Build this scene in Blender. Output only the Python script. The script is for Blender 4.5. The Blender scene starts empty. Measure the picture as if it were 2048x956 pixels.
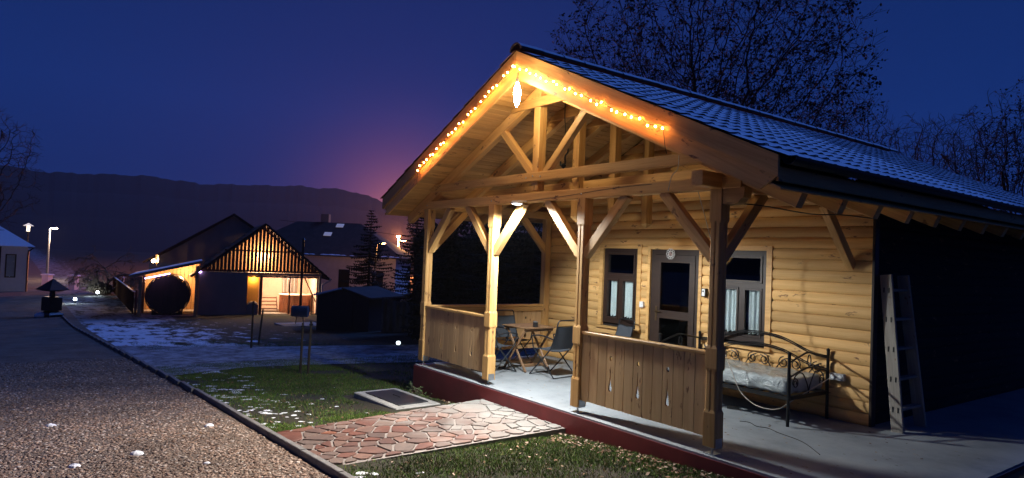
import bpy, math, random
import numpy as np
from mathutils import Matrix, Vector
from mathutils.geometry import tessellate_polygon

random.seed(7)
rng = np.random.default_rng(7)
scene = bpy.context.scene
col = scene.collection
PI = math.pi
R = math.radians

# ------------------------------------------------------------------ camera
CAM = Vector((9.7503, -5.4536, 1.8169))
RT = Vector((0.59731, 0.801005, 0.040136))
UP = Vector((-0.000617, -0.049586, 0.99877))
FW = Vector((-0.80201, 0.5966, 0.029124))
cd = bpy.data.cameras.new('camera')
cam = bpy.data.objects.new('camera', cd)
col.objects.link(cam)
cam.matrix_world = Matrix(((RT.x, UP.x, -FW.x, CAM.x), (RT.y, UP.y, -FW.y, CAM.y), (RT.z, UP.z, -FW.z, CAM.z), (0, 0, 0, 1)))
cd.sensor_fit = 'HORIZONTAL'
cd.sensor_width = 36
cd.lens = 1331.33 / 2048 * 36
cd.clip_start = 0.05
cd.clip_end = 6000
scene.camera = cam
scene.view_settings.view_transform = 'Standard'
scene.view_settings.look = 'None'
scene.view_settings.exposure = 0.0
scene.view_settings.gamma = 1.0
scene.cycles.use_denoising = True
scene.cycles.max_bounces = 8
scene.cycles.sample_clamp_indirect = 4.0
scene.cycles.use_light_tree = True

# ------------------------------------------------------------------ world: blue dusk
world = bpy.data.worlds.new('World')
scene.world = world
world.use_nodes = True
nt = world.node_tree
nt.nodes.clear()
def WN(t, **kw):
    n = nt.nodes.new(t)
    for k, v in kw.items():
        setattr(n, k, v)
    return n
wl = nt.links.new
out = WN('ShaderNodeOutputWorld')
sky = WN('ShaderNodeTexSky', sky_type='NISHITA', sun_disc=False, sun_elevation=R(-8), sun_rotation=R(-66))
bg1 = WN('ShaderNodeBackground'); bg1.inputs['Strength'].default_value = 0.02
wl(sky.outputs[0], bg1.inputs['Color'])
tc = WN('ShaderNodeTexCoord')
sep = WN('ShaderNodeSeparateXYZ'); wl(tc.outputs['Generated'], sep.inputs[0])
ramp = WN('ShaderNodeValToRGB'); wl(sep.outputs['Z'], ramp.inputs['Fac'])
e = ramp.color_ramp.elements
e[0].position = 0.0; e[0].color = (0.0040, 0.018, 0.110, 1)
e[1].position = 0.60; e[1].color = (0.0030, 0.014, 0.085, 1)
x = e.new(0.20); x.color = (0.0050, 0.026, 0.155, 1)
def lobe(direction, power, colour):
    d = WN('ShaderNodeVectorMath', operation='DOT_PRODUCT'); wl(tc.outputs['Generated'], d.inputs[0]); d.inputs[1].default_value = direction
    m = WN('ShaderNodeMath', operation='MAXIMUM'); wl(d.outputs['Value'], m.inputs[0]); m.inputs[1].default_value = 0
    p = WN('ShaderNodeMath', operation='POWER'); wl(m.outputs[0], p.inputs[0]); p.inputs[1].default_value = power
    s = WN('ShaderNodeVectorMath', operation='SCALE'); s.inputs[0].default_value = colour; wl(p.outputs[0], s.inputs['Scale'])
    return s
glow = Vector((-0.886, 0.462, 0.035)).normalized()
l1 = lobe(glow, 22, (0.009, 0.0005, 0.006))
l2 = lobe(glow, 170, (0.24, 0.054, 0.026))
l3 = lobe(glow, 700, (0.40, 0.105, 0.006))
a = ramp
for l in (l1, l2, l3):
    ad = WN('ShaderNodeVectorMath', operation='ADD'); wl(a.outputs[0], ad.inputs[0]); wl(l.outputs[0], ad.inputs[1]); a = ad
bg2 = WN('ShaderNodeBackground'); bg2.inputs['Strength'].default_value = 1.0
wl(a.outputs[0], bg2.inputs['Color'])
ash = WN('ShaderNodeAddShader'); wl(bg1.outputs[0], ash.inputs[0]); wl(bg2.outputs[0], ash.inputs[1])
wl(ash.outputs[0], out.inputs['Surface'])

# last cool skylight of dusk (the one sun lamp)
sd = bpy.data.lights.new('dusk_light', 'SUN')
sd.energy = 1.30; sd.angle = R(20); sd.color = (0.10, 0.26, 1.0)
so = bpy.data.objects.new('dusk_light', sd); col.objects.link(so)
so.rotation_euler = Vector((0.25, -0.70, -0.67)).to_track_quat('-Z', 'Y').to_euler()

# ------------------------------------------------------------------ helpers
def gz(x):
    if x > 12: return 0.1925
    if x >= -20: return -0.22 - 0.055 * (4.5 - x)
    return -1.5675 - 0.275 * (1 - math.exp((20 + x) / 5))
WM = {}
def W(o):
    return WM.get(o.name, Matrix.Identity(4)) if o else Matrix.Identity(4)
def link(name, data, parent=None, M=None, **props):
    o = bpy.data.objects.new(name, data)
    col.objects.link(o)
    M = Matrix.Identity(4) if M is None else M
    if parent:
        o.parent = parent
        o.matrix_basis = W(parent).inverted() @ M
    else:
        o.matrix_basis = M
    WM[o.name] = M.copy()
    for k, v in props.items():
        o[k] = v
    return o
def thing(name, label, cat, loc=(0, 0, 0), rz=0, group=None):
    o = link(name, None, None, Matrix.Translation(loc) @ Matrix.Rotation(rz, 4, 'Z'), label=label, category=cat)
    o.empty_display_size = 0.2
    if group: o['group'] = group
    return o
def copy_tree(o, M, label=None):
    c = o.copy(); col.objects.link(c); c.matrix_basis = M
    if label: c['label'] = label
    for ch in [k for k in o.children]:
        d = ch.copy(); col.objects.link(d); d.parent = c; d.matrix_basis = ch.matrix_basis
        for g in [k for k in ch.children]:
            h = g.copy(); col.objects.link(h); h.parent = d; h.matrix_basis = g.matrix_basis
    return c

class MB:
    def __init__(s): s.v = []; s.f = []; s.m = []; s.cur = 0
    def add(s, vs, fs):
        n = len(s.v); s.v += [tuple(v) for v in vs]
        for f in fs: s.f.append(tuple(i + n for i in f)); s.m.append(s.cur)
        return s
    def box(s, x0, x1, y0, y1, z0, z1, M=None):
        vs = [Vector((x, y, z)) for z in (z0, z1) for y in (y0, y1) for x in (x0, x1)]
        if M: vs = [M @ v for v in vs]
        return s.add(vs, [(0, 2, 3, 1), (4, 5, 7, 6), (0, 1, 5, 4), (2, 6, 7, 3), (0, 4, 6, 2), (1, 3, 7, 5)])
    def rings(s, rings, cap=True, close=True):
        n = len(rings[0]); b = len(s.v)
        vs = [v for r in rings for v in r]; fs = []
        for i in range(len(rings) - 1):
            for j in range(n if close else n - 1):
                k = (j + 1) % n
                fs.append((i * n + j, i * n + k, (i + 1) * n + k, (i + 1) * n + j))
        if cap:
            fs.append(tuple(range(n))[::-1]); fs.append(tuple((len(rings) - 1) * n + j for j in range(n)))
        return s.add(vs, fs)
    def tube(s, pts, r, n=6, cap=True):
        pts = [Vector(p) for p in pts]; rs = r if isinstance(r, (list, tuple)) else [r] * len(pts)
        rings = []; prev = None
        for i, p in enumerate(pts):
            t = (pts[min(i + 1, len(pts) - 1)] - pts[max(i - 1, 0)])
            if t.length < 1e-9: t = Vector((0, 0, 1))
            t.normalize()
            if prev is None:
                u = t.orthogonal().normalized()
            else:
                u = prev - t * prev.dot(t)
                u = u.normalized() if u.length > 1e-6 else t.orthogonal().normalized()
            prev = u; w = t.cross(u)
            rings.append([p + (u * math.cos(2 * PI * j / n) + w * math.sin(2 * PI * j / n)) * rs[i] for j in range(n)])
        return s.rings(rings, cap)
    def lathe(s, prof, n=16, M=None):
        rings = [[Vector((r * math.cos(2 * PI * j / n), r * math.sin(2 * PI * j / n), z)) for j in range(n)] for r, z in prof]
        if M: rings = [[M @ v for v in r] for r in rings]
        return s.rings(rings)
    def prism(s, poly, h, M=None, holes=()):
        """2-D polygon (x, y) with holes extruded from z=0 to z=h"""
        loops = [list(poly)] + [list(q) for q in holes]
        flat = [p for l in loops for p in l]; n = len(flat)
        if holes:
            tris = tessellate_polygon([[Vector((p[0], p[1], 0)) for p in l] for l in loops])
        else:
            tris = [tuple(range(n))]
        vs = [Vector((p[0], p[1], 0)) for p in flat] + [Vector((p[0], p[1], h)) for p in flat]
        if M: vs = [M @ v for v in vs]
        fs = [tuple(t)[::-1] for t in tris] + [tuple(i + n for i in t) for t in tris]
        o = 0
        for l in loops:
            k = len(l)
            for i in range(k):
                j = (i + 1) % k
                fs.append((o + i, o + j, n + o + j, n + o + i))
            o += k
        return s.add(vs, fs)
    def mesh(s, name, mats, smooth=False):
        me = bpy.data.meshes.new(name)
        me.from_pydata(s.v, [], s.f)
        for m in (mats if isinstance(mats, (list, tuple)) else [mats]): me.materials.append(m)
        if any(s.m): me.polygons.foreach_set('material_index', s.m)
        if smooth: me.polygons.foreach_set('use_smooth', [True] * len(s.f))
        me.update()
        return me
    def build(s, name, mats, parent=None, M=None, smooth=False, **props):
        me = s.mesh(name, mats, smooth)
        if M is None and parent is not None: M = W(parent)
        return link(name, me, parent, M, **props)
def np_mesh(name, V, F, mat, smooth=False):
    V = np.asarray(V, np.float32).reshape(-1, 3); F = np.asarray(F, np.int32); k = F.shape[1]
    me = bpy.data.meshes.new(name)
    me.vertices.add(len(V)); me.vertices.foreach_set('co', V.ravel())
    me.loops.add(F.size); me.loops.foreach_set('vertex_index', F.ravel())
    me.polygons.add(len(F)); me.polygons.foreach_set('loop_start', np.arange(0, F.size, k, dtype=np.int32))
    me.materials.append(mat)
    if smooth: me.polygons.foreach_set('use_smooth', np.ones(len(F), bool))
    me.update(calc_edges=True); me.validate()
    return me
def frame(p0, p1, up=(0, 0, 1)):
    p0, p1 = Vector(p0), Vector(p1); xax = (p1 - p0).normalized(); up = Vector(up)
    y = up.cross(xax)
    if y.length < 1e-4: y = Vector((0, 1, 0)).cross(xax)
    y.normalize(); z = xax.cross(y)
    c = (p0 + p1) / 2
    return Matrix(((xax.x, y.x, z.x, c.x), (xax.y, y.y, z.y, c.y), (xax.z, y.z, z.z, c.z), (0, 0, 0, 1)))
def smooth_pts(pts, n=5):
    P = [Vector(p) for p in pts]; o = []
    for i in range(len(P) - 1):
        a, b, c, d = P[max(i - 1, 0)], P[i], P[i + 1], P[min(i + 2, len(P) - 1)]
        for k in range(n):
            t = k / n; o.append(.5 * ((2 * b) + (-a + c) * t + (2 * a - 5 * b + 4 * c - d) * t * t + (-a + 3 * b - 3 * c + d) * t ** 3))
    return o + [P[-1]]
_stick = {}
def stick(name, p0, p1, w, d, mat, parent=None, up=(0, 0, 1), ch=0.006, **props):
    """squared timber from p0 to p1, w across and d along 'up', edges eased; its own mesh with the grain along x"""
    L = (Vector(p1) - Vector(p0)).length
    key = (round(L, 3), w, d, mat.name, ch)
    if key not in _stick:
        h, k = w / 2, d / 2
        sec = [(-h + ch, -k), (h - ch, -k), (h, -k + ch), (h, k - ch), (h - ch, k), (-h + ch, k), (-h, k - ch), (-h, -k + ch)]
        _stick[key] = MB().rings([[Vector((xx, y, z)) for y, z in sec] for xx in (-L / 2, L / 2)]).mesh(name, mat)
    return link(name, _stick[key], parent, frame(p0, p1, up), **props)

# ------------------------------------------------------------------ materials
def newmat(name):
    m = bpy.data.materials.new(name); m.use_nodes = True
    nt = m.node_tree; b = nt.nodes['Principled BSDF']
    def N(t, ins=None, **kw):
        n = nt.nodes.new(t)
        for k, v in kw.items(): setattr(n, k, v)
        for k, v in (ins or {}).items():
            if isinstance(v, bpy.types.NodeSocket): nt.links.new(v, n.inputs[k])
            else: n.inputs[k].default_value = v
        return n
    return m, nt, b, N, nt.links.new
def rampn(N, fac, stops):
    r = N('ShaderNodeValToRGB', {'Fac': fac}); e = r.color_ramp.elements
    e[0].position, e[0].color = stops[0][0], (*stops[0][1], 1)
    e[1].position, e[1].color = stops[-1][0], (*stops[-1][1], 1)
    for p, c in stops[1:-1]:
        q = e.new(p); q.color = (*c, 1)
    return r.outputs[0]
def simple(name, colour, rough=0.6, metal=0.0, var=0.12, scale=6.0, bump=0.05, bscale=40):
    m, nt, b, N, L = newmat(name)
    g = N('ShaderNodeNewGeometry')
    n1 = N('ShaderNodeTexNoise', {'Vector': g.outputs['Position'], 'Scale': scale, 'Detail': 5.0, 'Roughness': 0.65})
    c = Vector(colour)
    L(rampn(N, n1.outputs['Fac'], [(0.3, tuple(c * (1 - var))), (0.7, tuple(c * (1 + var)))]), b.inputs['Base Color'])
    b.inputs['Roughness'].default_value = rough; b.inputs['Metallic'].default_value = metal
    if bump:
        n2 = N('ShaderNodeTexNoise', {'Vector': g.outputs['Position'], 'Scale': bscale, 'Detail': 4.0})
        bp = N('ShaderNodeBump', {'Height': n2.outputs['Fac'], 'Strength': bump, 'Distance': 0.01}); L(bp.outputs[0], b.inputs['Normal'])
    return m
def emit(name, colour, strength):
    m, nt, b, N, L = newmat(name)
    b.inputs['Base Color'].default_value = (0.9, 0.9, 0.9, 1)
    b.inputs['Emission Color'].default_value = (*colour, 1); b.inputs['Emission Strength'].default_value = strength
    return m
def wood(name, light, dark, knot=(0.16, 0.07, 0.03), rough=0.55, gscale=1.0, tint=0.18, knots=True, wear=None):
    m, nt, b, N, L = newmat(name)
    tc = N('ShaderNodeTexCoord'); oi = N('ShaderNodeObjectInfo')
    off = N('ShaderNodeVectorMath', {0: (31.0, 17.0, 23.0)}, operation='SCALE'); L(oi.outputs['Random'], off.inputs['Scale'])
    pos = N('ShaderNodeVectorMath', {0: tc.outputs['Object'], 1: off.outputs[0]}, operation='ADD')
    mp = N('ShaderNodeMapping', {'Vector': pos.outputs[0], 'Scale': (0.7 * gscale, 11 * gscale, 11 * gscale)})
    n1 = N('ShaderNodeTexNoise', {'Vector': mp.outputs[0], 'Scale': 1.6, 'Detail': 6.0, 'Roughness': 0.6, 'Distortion': 0.5})
    mp2 = N('ShaderNodeMapping', {'Vector': pos.outputs[0], 'Scale': (3 * gscale, 90 * gscale, 90 * gscale)})
    n2 = N('ShaderNodeTexNoise', {'Vector': mp2.outputs[0], 'Scale': 1.0, 'Detail': 3.0})
    base = rampn(N, n1.outputs['Fac'], [(0.33, dark), (0.62, light)])
    mix = N('ShaderNodeMix', {'Factor': 0.22, 'A': base, 'B': rampn(N, n2.outputs['Fac'], [(0.35, dark), (0.65, light)])}, data_type='RGBA') if False else None
    mx = N('ShaderNodeMixRGB', {'Fac': 0.25, 'Color1': base, 'Color2': rampn(N, n2.outputs['Fac'], [(0.35, dark), (0.65, light)])})
    c = mx.outputs[0]
    if knots:
        mk = N('ShaderNodeMapping', {'Vector': pos.outputs[0], 'Scale': (2.6, 6.5, 6.5)})
        nd = N('ShaderNodeTexNoise', {'Vector': mk.outputs[0], 'Scale': 4.0})
        ad = N('ShaderNodeVectorMath', {0: mk.outputs[0], 1: nd.outputs['Color']}, operation='ADD')
        vo = N('ShaderNodeTexVoronoi', {'Vector': ad.outputs[0], 'Scale': 1.0})
        kf = rampn(N, vo.outputs['Distance'], [(0.07, (1, 1, 1)), (0.19, (0, 0, 0))])
        k2 = N('ShaderNodeMixRGB', {'Fac': kf, 'Color1': c, 'Color2': (*knot, 1)}); c = k2.outputs[0]
    hs = N('ShaderNodeHueSaturation', {'Color': c})
    mr = N('ShaderNodeMapRange', {'Value': oi.outputs['Random'], 'To Min': 1 - tint, 'To Max': 1 + tint}); L(mr.outputs[0], hs.inputs['Value'])
    c = hs.outputs[0]
    if wear:
        g = N('ShaderNodeNewGeometry')
        nw = N('ShaderNodeTexNoise', {'Vector': g.outputs['Position'], 'Scale': 2.2, 'Detail': 6.0, 'Roughness': 0.7})
        k3 = N('ShaderNodeMixRGB', {'Fac': rampn(N, nw.outputs['Fac'], [(0.45, (0, 0, 0)), (0.75, (0.5, 0.5, 0.5))]), 'Color1': c, 'Color2': (*wear, 1)}); c = k3.outputs[0]
    L(c, b.inputs['Base Color']); b.inputs['Roughness'].default_value = rough
    bp = N('ShaderNodeBump', {'Height': n2.outputs['Fac'], 'Strength': 0.12, 'Distance': 0.004}); L(bp.outputs[0], b.inputs['Normal'])
    return m
def glass(name, tint=(0.02, 0.02, 0.025), refl=0.10):
    m, nt, b, N, L = newmat(name)
    fc = N('ShaderNodeLayerWeight', {'Blend': 0.5})
    pw = N('ShaderNodeMath', {0: fc.outputs['Facing'], 1: 4.0}, operation='POWER')
    lw = N('ShaderNodeMapRange', {'Value': pw.outputs[0], 'To Min': refl * .45, 'To Max': 0.9})
    tr = N('ShaderNodeBsdfTransparent', {'Color': (0.85, 0.88, 0.88, 1)})
    gl = N('ShaderNodeBsdfGlossy', {'Color': (1, 1, 1, 1), 'Roughness': 0.01})
    mx = N('ShaderNodeMixShader', {'Fac': lw.outputs[0]}); L(tr.outputs[0], mx.inputs[1]); L(gl.outputs[0], mx.inputs[2])
    L(mx.outputs[0], nt.nodes['Material Output'].inputs['Surface'])
    return m

PINE = wood('pine', (0.62, 0.37, 0.135), (0.44, 0.225, 0.065), tint=0.24)
PINE_LOG = wood('pine_log_siding', (0.66, 0.40, 0.155), (0.53, 0.295, 0.092), tint=0.24, rough=0.75)
PINE_BOARD = wood('pine_ceiling_board', (0.54, 0.32, 0.12), (0.40, 0.21, 0.065), tint=0.22)
PINE_SLAT = wood('pine_railing_slat', (0.56, 0.36, 0.18), (0.45, 0.265, 0.115), tint=0.16)
DARKWOOD = wood('dark_brown_wood', (0.034, 0.017, 0.010), (0.020, 0.010, 0.007), knots=False, rough=0.5)
SIDE_LOG = wood('dark_side_log', (0.020, 0.015, 0.010), (0.012, 0.009, 0.006), rough=0.95)  # near-black brown used only on the right-hand wall logs
OLDWOOD = wood('weathered_wood', (0.30, 0.275, 0.235), (0.18, 0.155, 0.13), rough=0.8)
TABLEWOOD = wood('oiled_table_wood', (0.30, 0.17, 0.085), (0.18, 0.095, 0.045), knots=False, rough=0.45)
PICKET = simple('dry_brown_picket', (0.075, 0.034, 0.020), 1.0, 0, 0.25, 3, 0)
PICKET.node_tree.nodes['Principled BSDF'].inputs['Specular IOR Level'].default_value = 0.0
REDWOOD = wood('red_brown_boards', (0.16, 0.06, 0.03), (0.09, 0.035, 0.02), knots=False)
FAR_WOOD = wood('warm_far_boards', (0.50, 0.30, 0.14), (0.34, 0.19, 0.08), knots=False)
STEEL = simple('galvanised_steel', (0.42, 0.44, 0.46), 0.4, 0.9, bump=0)
BLACKIRON = simple('black_iron', (0.012, 0.012, 0.013), 0.38, 0.3, bump=0)
TUBE = simple('dark_grey_tube', (0.035, 0.04, 0.046), 0.35, 0.6, bump=0)
FABRIC = simple('grey_blue_mesh_fabric', (0.055, 0.065, 0.080), 0.85, 0, 0.1, 60, 0.25, 500)
WHITEPLASTIC = simple('white_plastic', (0.75, 0.75, 0.73), 0.4, bump=0, var=0.03)
BLACKPLASTIC = simple('black_plastic', (0.014, 0.014, 0.015), 0.35, bump=0)
CURTAIN = simple('white_curtain', (0.85, 0.90, 0.90), 0.95, 0, 0.06, 20, 0.1, 200)
GLASS = glass('window_glass')
DARKVOID = simple('dark_interior', (0.012, 0.010, 0.010), 0.9, bump=0)
CABLE = simple('beige_cable', (0.50, 0.45, 0.38), 0.5, bump=0)
BLACKCABLE = simple('black_cable', (0.012, 0.011, 0.010), 0.5, bump=0)
PLINTH = simple('oxblood_plinth_paint', (0.19, 0.024, 0.024), 0.55, 0, 0.18, 3.0, 0.12, 60)
MORTAR = simple('pale_mortar', (0.21, 0.185, 0.17), 0.9, 0, 0.15, 9, 0.4, 120)
KERB = simple('concrete_kerb', (0.16, 0.155, 0.15), 0.9, 0, 0.3, 5, 0.5, 80)
CONCRETE = simple('rough_concrete', (0.34, 0.33, 0.31), 0.9, 0, 0.25, 6, 0.5, 60)
LIDMETAL = simple('dark_metal_lid', (0.030, 0.032, 0.038), 0.5, 0.4, 0.2, 6, 0.15, 50)
GUTTER = simple('dark_gutter', (0.018, 0.013, 0.012), 0.45, bump=0)
RENDER = simple('pale_wall_render', (0.66, 0.60, 0.62), 0.9, 0, 0.1, 1.5, 0.2, 40)
GREYRENDER = simple('blue_grey_wall_render', (0.27, 0.24, 0.21), 0.9, 0, 0.1, 1.5, 0.2, 40)
INTWALL = simple('pink_cream_interior_wall', (0.75, 0.56, 0.44), 0.9, 0, 0.04, 2, 0.0)
YELLOWWALL = simple('yellow_plaster', (0.62, 0.36, 0.09), 0.9, 0, 0.05, 2, 0.0)
DARKTILE = simple('dark_roof_tile', (0.060, 0.034, 0.028), 0.85, 0, 0.3, 2.0, 0.3, 20)
SHEDWALL = simple('black_shed_cladding', (0.012, 0.012, 0.014), 0.8, bump=0)
CANVAS = simple('grey_tarpaulin', (0.10, 0.095, 0.085), 0.8, 0, 0.25, 2, 0.3, 15)
BARK = simple('dark_bark', (0.038, 0.030, 0.024), 0.95, 0, 0.3, 8, 0.3, 30)
PALEBARK = simple('pale_twig', (0.16, 0.13, 0.095), 0.95, 0, 0.3, 8, 0)
LEAF = simple('withered_leaf', (0.040, 0.026, 0.015), 0.9, 0, 0.35, 3, 0)
NEEDLE = simple('spruce_needle', (0.006, 0.010, 0.007), 0.9, 0, 0.35, 4, 0)
WHITEPAINT = simple('white_paint', (0.70, 0.68, 0.70), 0.7, 0, 0.06, 4, 0.05)
SNOWM = simple('snow', (0.80, 0.83, 0.88), 0.9, 0, 0.04, 8, 0.4, 60)
HILLM = simple('forested_hill', (0.007, 0.011, 0.012), 1.0, 0, 0.25, 0.012, 0)

def roof_tile_mat():
    m, nt, b, N, L = newmat('snow_dusted_roof_tile')
    g = N('ShaderNodeNewGeometry')
    s = N('ShaderNodeSeparateXYZ', {0: g.outputs['True Normal']})
    n = N('ShaderNodeTexNoise', {'Vector': g.outputs['Position'], 'Scale': 5.5, 'Detail': 6.0, 'Roughness': 0.7})
    big = N('ShaderNodeTexNoise', {'Vector': g.outputs['Position'], 'Scale': 0.9, 'Detail': 3.0})
    ad = N('ShaderNodeMath', {0: n.outputs['Fac'], 1: big.outputs['Fac']}, operation='ADD')
    upf = rampn(N, s.outputs['Z'], [(0.50, (0, 0, 0)), (0.62, (1, 1, 1))])
    sn = rampn(N, ad.outputs[0], [(0.36, (0, 0, 0)), (0.46, (1, 1, 1))])
    f = N('ShaderNodeMixRGB', {'Fac': 1.0, 'Color1': upf, 'Color2': sn}, blend_type='MULTIPLY')
    c = N('ShaderNodeMixRGB', {'Fac': f.outputs[0], 'Color1': (0.045, 0.026, 0.022, 1), 'Color2': (0.78, 0.82, 0.88, 1)})
    L(c.outputs[0], b.inputs['Base Color']); b.inputs['Roughness'].default_value = 0.85
    bp = N('ShaderNodeBump', {'Height': ad.outputs[0], 'Strength': 0.5, 'Distance': 0.01}); L(bp.outputs[0], b.inputs['Normal'])
    return m
TILE = roof_tile_mat()
def island_mat(name, stops, rough=0.9, obj=False):
    m, nt, b, N, L = newmat(name)
    if obj: f = N('ShaderNodeObjectInfo').outputs['Random']
    else: f = N('ShaderNodeNewGeometry').outputs['Random Per Island']
    g = N('ShaderNodeNewGeometry')
    n = N('ShaderNodeTexNoise', {'Vector': g.outputs['Position'], 'Scale': 14.0, 'Detail': 5.0})
    c = N('ShaderNodeMixRGB', {'Fac': 0.30, 'Color1': rampn(N, f, stops), 'Color2': rampn(N, n.outputs['Fac'], [(0.3, (0.02, 0.015, 0.012)), (0.75, (0.6, 0.52, 0.45))])}, blend_type='SOFT_LIGHT')
    bn = N('ShaderNodeTexNoise', {'Vector': g.outputs['Position'], 'Scale': 1.1, 'Detail': 5.0, 'Roughness': 0.6})
    c = N('ShaderNodeMixRGB', {'Fac': 1.0, 'Color1': c.outputs[0], 'Color2': rampn(N, bn.outputs['Fac'], [(0.35, (0.62, 0.60, 0.58)), (0.65, (1.15, 1.08, 1.0))])}, blend_type='MULTIPLY')
    L(c.outputs[0], b.inputs['Base Color']); b.inputs['Roughness'].default_value = rough
    n2 = N('ShaderNodeTexNoise', {'Vector': g.outputs['Position'], 'Scale': 55.0, 'Detail': 4.0})
    bp = N('ShaderNodeBump', {'Height': n2.outputs['Fac'], 'Strength': 0.25, 'Distance': 0.01}); L(bp.outputs[0], b.inputs['Normal'])
    return m
GRAVEL_STONE = island_mat('gravel_stone', [(0.0, (0.10, 0.068, 0.054)), (0.3, (0.22, 0.155, 0.122)), (0.6, (0.33, 0.25, 0.205)), (0.85, (0.38, 0.31, 0.27)), (0.95, (0.46, 0.42, 0.39)), (1.0, (0.56, 0.54, 0.52))])
def lamp_white_dust(m, y0, y1):
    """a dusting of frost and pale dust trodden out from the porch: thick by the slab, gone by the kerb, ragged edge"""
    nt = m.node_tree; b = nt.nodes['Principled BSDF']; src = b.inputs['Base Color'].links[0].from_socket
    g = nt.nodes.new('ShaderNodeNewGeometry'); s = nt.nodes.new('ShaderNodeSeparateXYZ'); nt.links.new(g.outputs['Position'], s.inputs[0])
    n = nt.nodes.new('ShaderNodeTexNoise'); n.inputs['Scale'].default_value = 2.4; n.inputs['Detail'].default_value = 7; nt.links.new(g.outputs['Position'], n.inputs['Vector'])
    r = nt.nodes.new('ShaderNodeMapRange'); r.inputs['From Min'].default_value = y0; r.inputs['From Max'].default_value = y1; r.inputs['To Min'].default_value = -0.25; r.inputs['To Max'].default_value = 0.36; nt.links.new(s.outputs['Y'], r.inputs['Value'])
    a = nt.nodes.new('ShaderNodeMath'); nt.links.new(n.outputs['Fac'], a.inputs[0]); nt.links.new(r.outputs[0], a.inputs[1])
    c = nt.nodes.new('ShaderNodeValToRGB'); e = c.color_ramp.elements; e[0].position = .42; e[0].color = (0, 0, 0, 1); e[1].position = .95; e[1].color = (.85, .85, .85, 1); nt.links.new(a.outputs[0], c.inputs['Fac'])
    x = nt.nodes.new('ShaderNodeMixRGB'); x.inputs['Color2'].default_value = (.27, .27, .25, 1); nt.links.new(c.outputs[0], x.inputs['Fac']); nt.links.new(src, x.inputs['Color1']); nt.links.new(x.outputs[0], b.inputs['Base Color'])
PATH_STONE = island_mat('red_flagstone', [(0.0, (0.144, 0.056, 0.040)), (0.25, (0.108, 0.054, 0.045)), (0.45, (0.187, 0.108, 0.086)), (0.62, (0.094, 0.061, 0.056)), (0.8, (0.151, 0.119, 0.108)), (0.95, (0.180, 0.083, 0.058)), (1.0, (0.202, 0.072, 0.036))], 0.7, obj=True)
lamp_white_dust(PATH_STONE, -2.4, -.2)  # slab end of the path whitened in colour as under the lamp, plus dust
BLADE = island_mat('grass_blade', [(0.0, (0.036, 0.075, 0.010)), (0.45, (0.070, 0.17, 0.014)), (0.75, (0.12, 0.25, 0.025)), (0.88, (0.17, 0.16, 0.06)), (1.0, (0.24, 0.19, 0.09))])
DRYLEAF = island_mat('fallen_leaf', [(0.0, (0.06, 0.035, 0.02)), (0.6, (0.22, 0.13, 0.07)), (1.0, (0.50, 0.42, 0.34))])
TILE_UNDER = simple('dark_tile_edge', (0.03, 0.018, 0.015), 0.8)

def ground_mat():
    m, nt, b, N, L = newmat('lawn_soil')
    g = N('ShaderNodeNewGeometry'); P = g.outputs['Position']
    n1 = N('ShaderNodeTexNoise', {'Vector': P, 'Scale': 1.4, 'Detail': 6.0, 'Roughness': 0.7})
    n2 = N('ShaderNodeTexNoise', {'Vector': P, 'Scale': 26.0, 'Detail': 5.0, 'Roughness': 0.75})
    c1 = rampn(N, n1.outputs['Fac'], [(0.38, (0.026, 0.019, 0.012)), (0.55, (0.022, 0.026, 0.009)), (0.7, (0.024, 0.042, 0.008))])
    c2 = N('ShaderNodeMixRGB', {'Fac': 0.5, 'Color1': c1, 'Color2': rampn(N, n2.outputs['Fac'], [(0.3, (0.010, 0.008, 0.006)), (0.7, (0.055, 0.043, 0.028))])})
    mp = N('ShaderNodeMapping', {'Vector': P, 'Scale': (0.55, 1.3, 1.0)})
    n3 = N('ShaderNodeTexNoise', {'Vector': mp.outputs[0], 'Scale': 1.5, 'Detail': 7.0, 'Roughness': 0.7})
    sx = N('ShaderNodeSeparateXYZ', {0: P})
    mx = N('ShaderNodeMapRange', {'Value': sx.outputs['X'], 'From Min': -9.5, 'From Max': -12.0, 'To Min': 0, 'To Max': 1})
    mx2 = N('ShaderNodeMapRange', {'Value': sx.outputs['X'], 'From Min': -26.0, 'From Max': -22.0, 'To Min': 0.25, 'To Max': 1})
    my = N('ShaderNodeMapRange', {'Value': sx.outputs['Y'], 'From Min': 4.5, 'From Max': -1.5, 'To Min': -0.22, 'To Max': 0.05})
    sm = N('ShaderNodeMath', {0: n3.outputs['Fac'], 1: my.outputs[0]}, operation='ADD')
    sf = rampn(N, sm.outputs[0], [(0.46, (0, 0, 0)), (0.54, (1, 1, 1))])
    f1 = N('ShaderNodeMath', {0: sf, 1: mx.outputs[0]}, operation='MULTIPLY')
    f2 = N('ShaderNodeMath', {0: f1.outputs[0], 1: mx2.outputs[0]}, operation='MULTIPLY')
    c3 = N('ShaderNodeMixRGB', {'Fac': f2.outputs[0], 'Color1': c2.outputs[0], 'Color2': (0.72, 0.76, 0.82, 1)})
    L(c3.outputs[0], b.inputs['Base Color']); b.inputs['Roughness'].default_value = 1.0
    bp = N('ShaderNodeBump', {'Height': n2.outputs['Fac'], 'Strength': 0.9, 'Distance': 0.03}); L(bp.outputs[0], b.inputs['Normal'])
    return m
GROUND = ground_mat()
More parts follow.
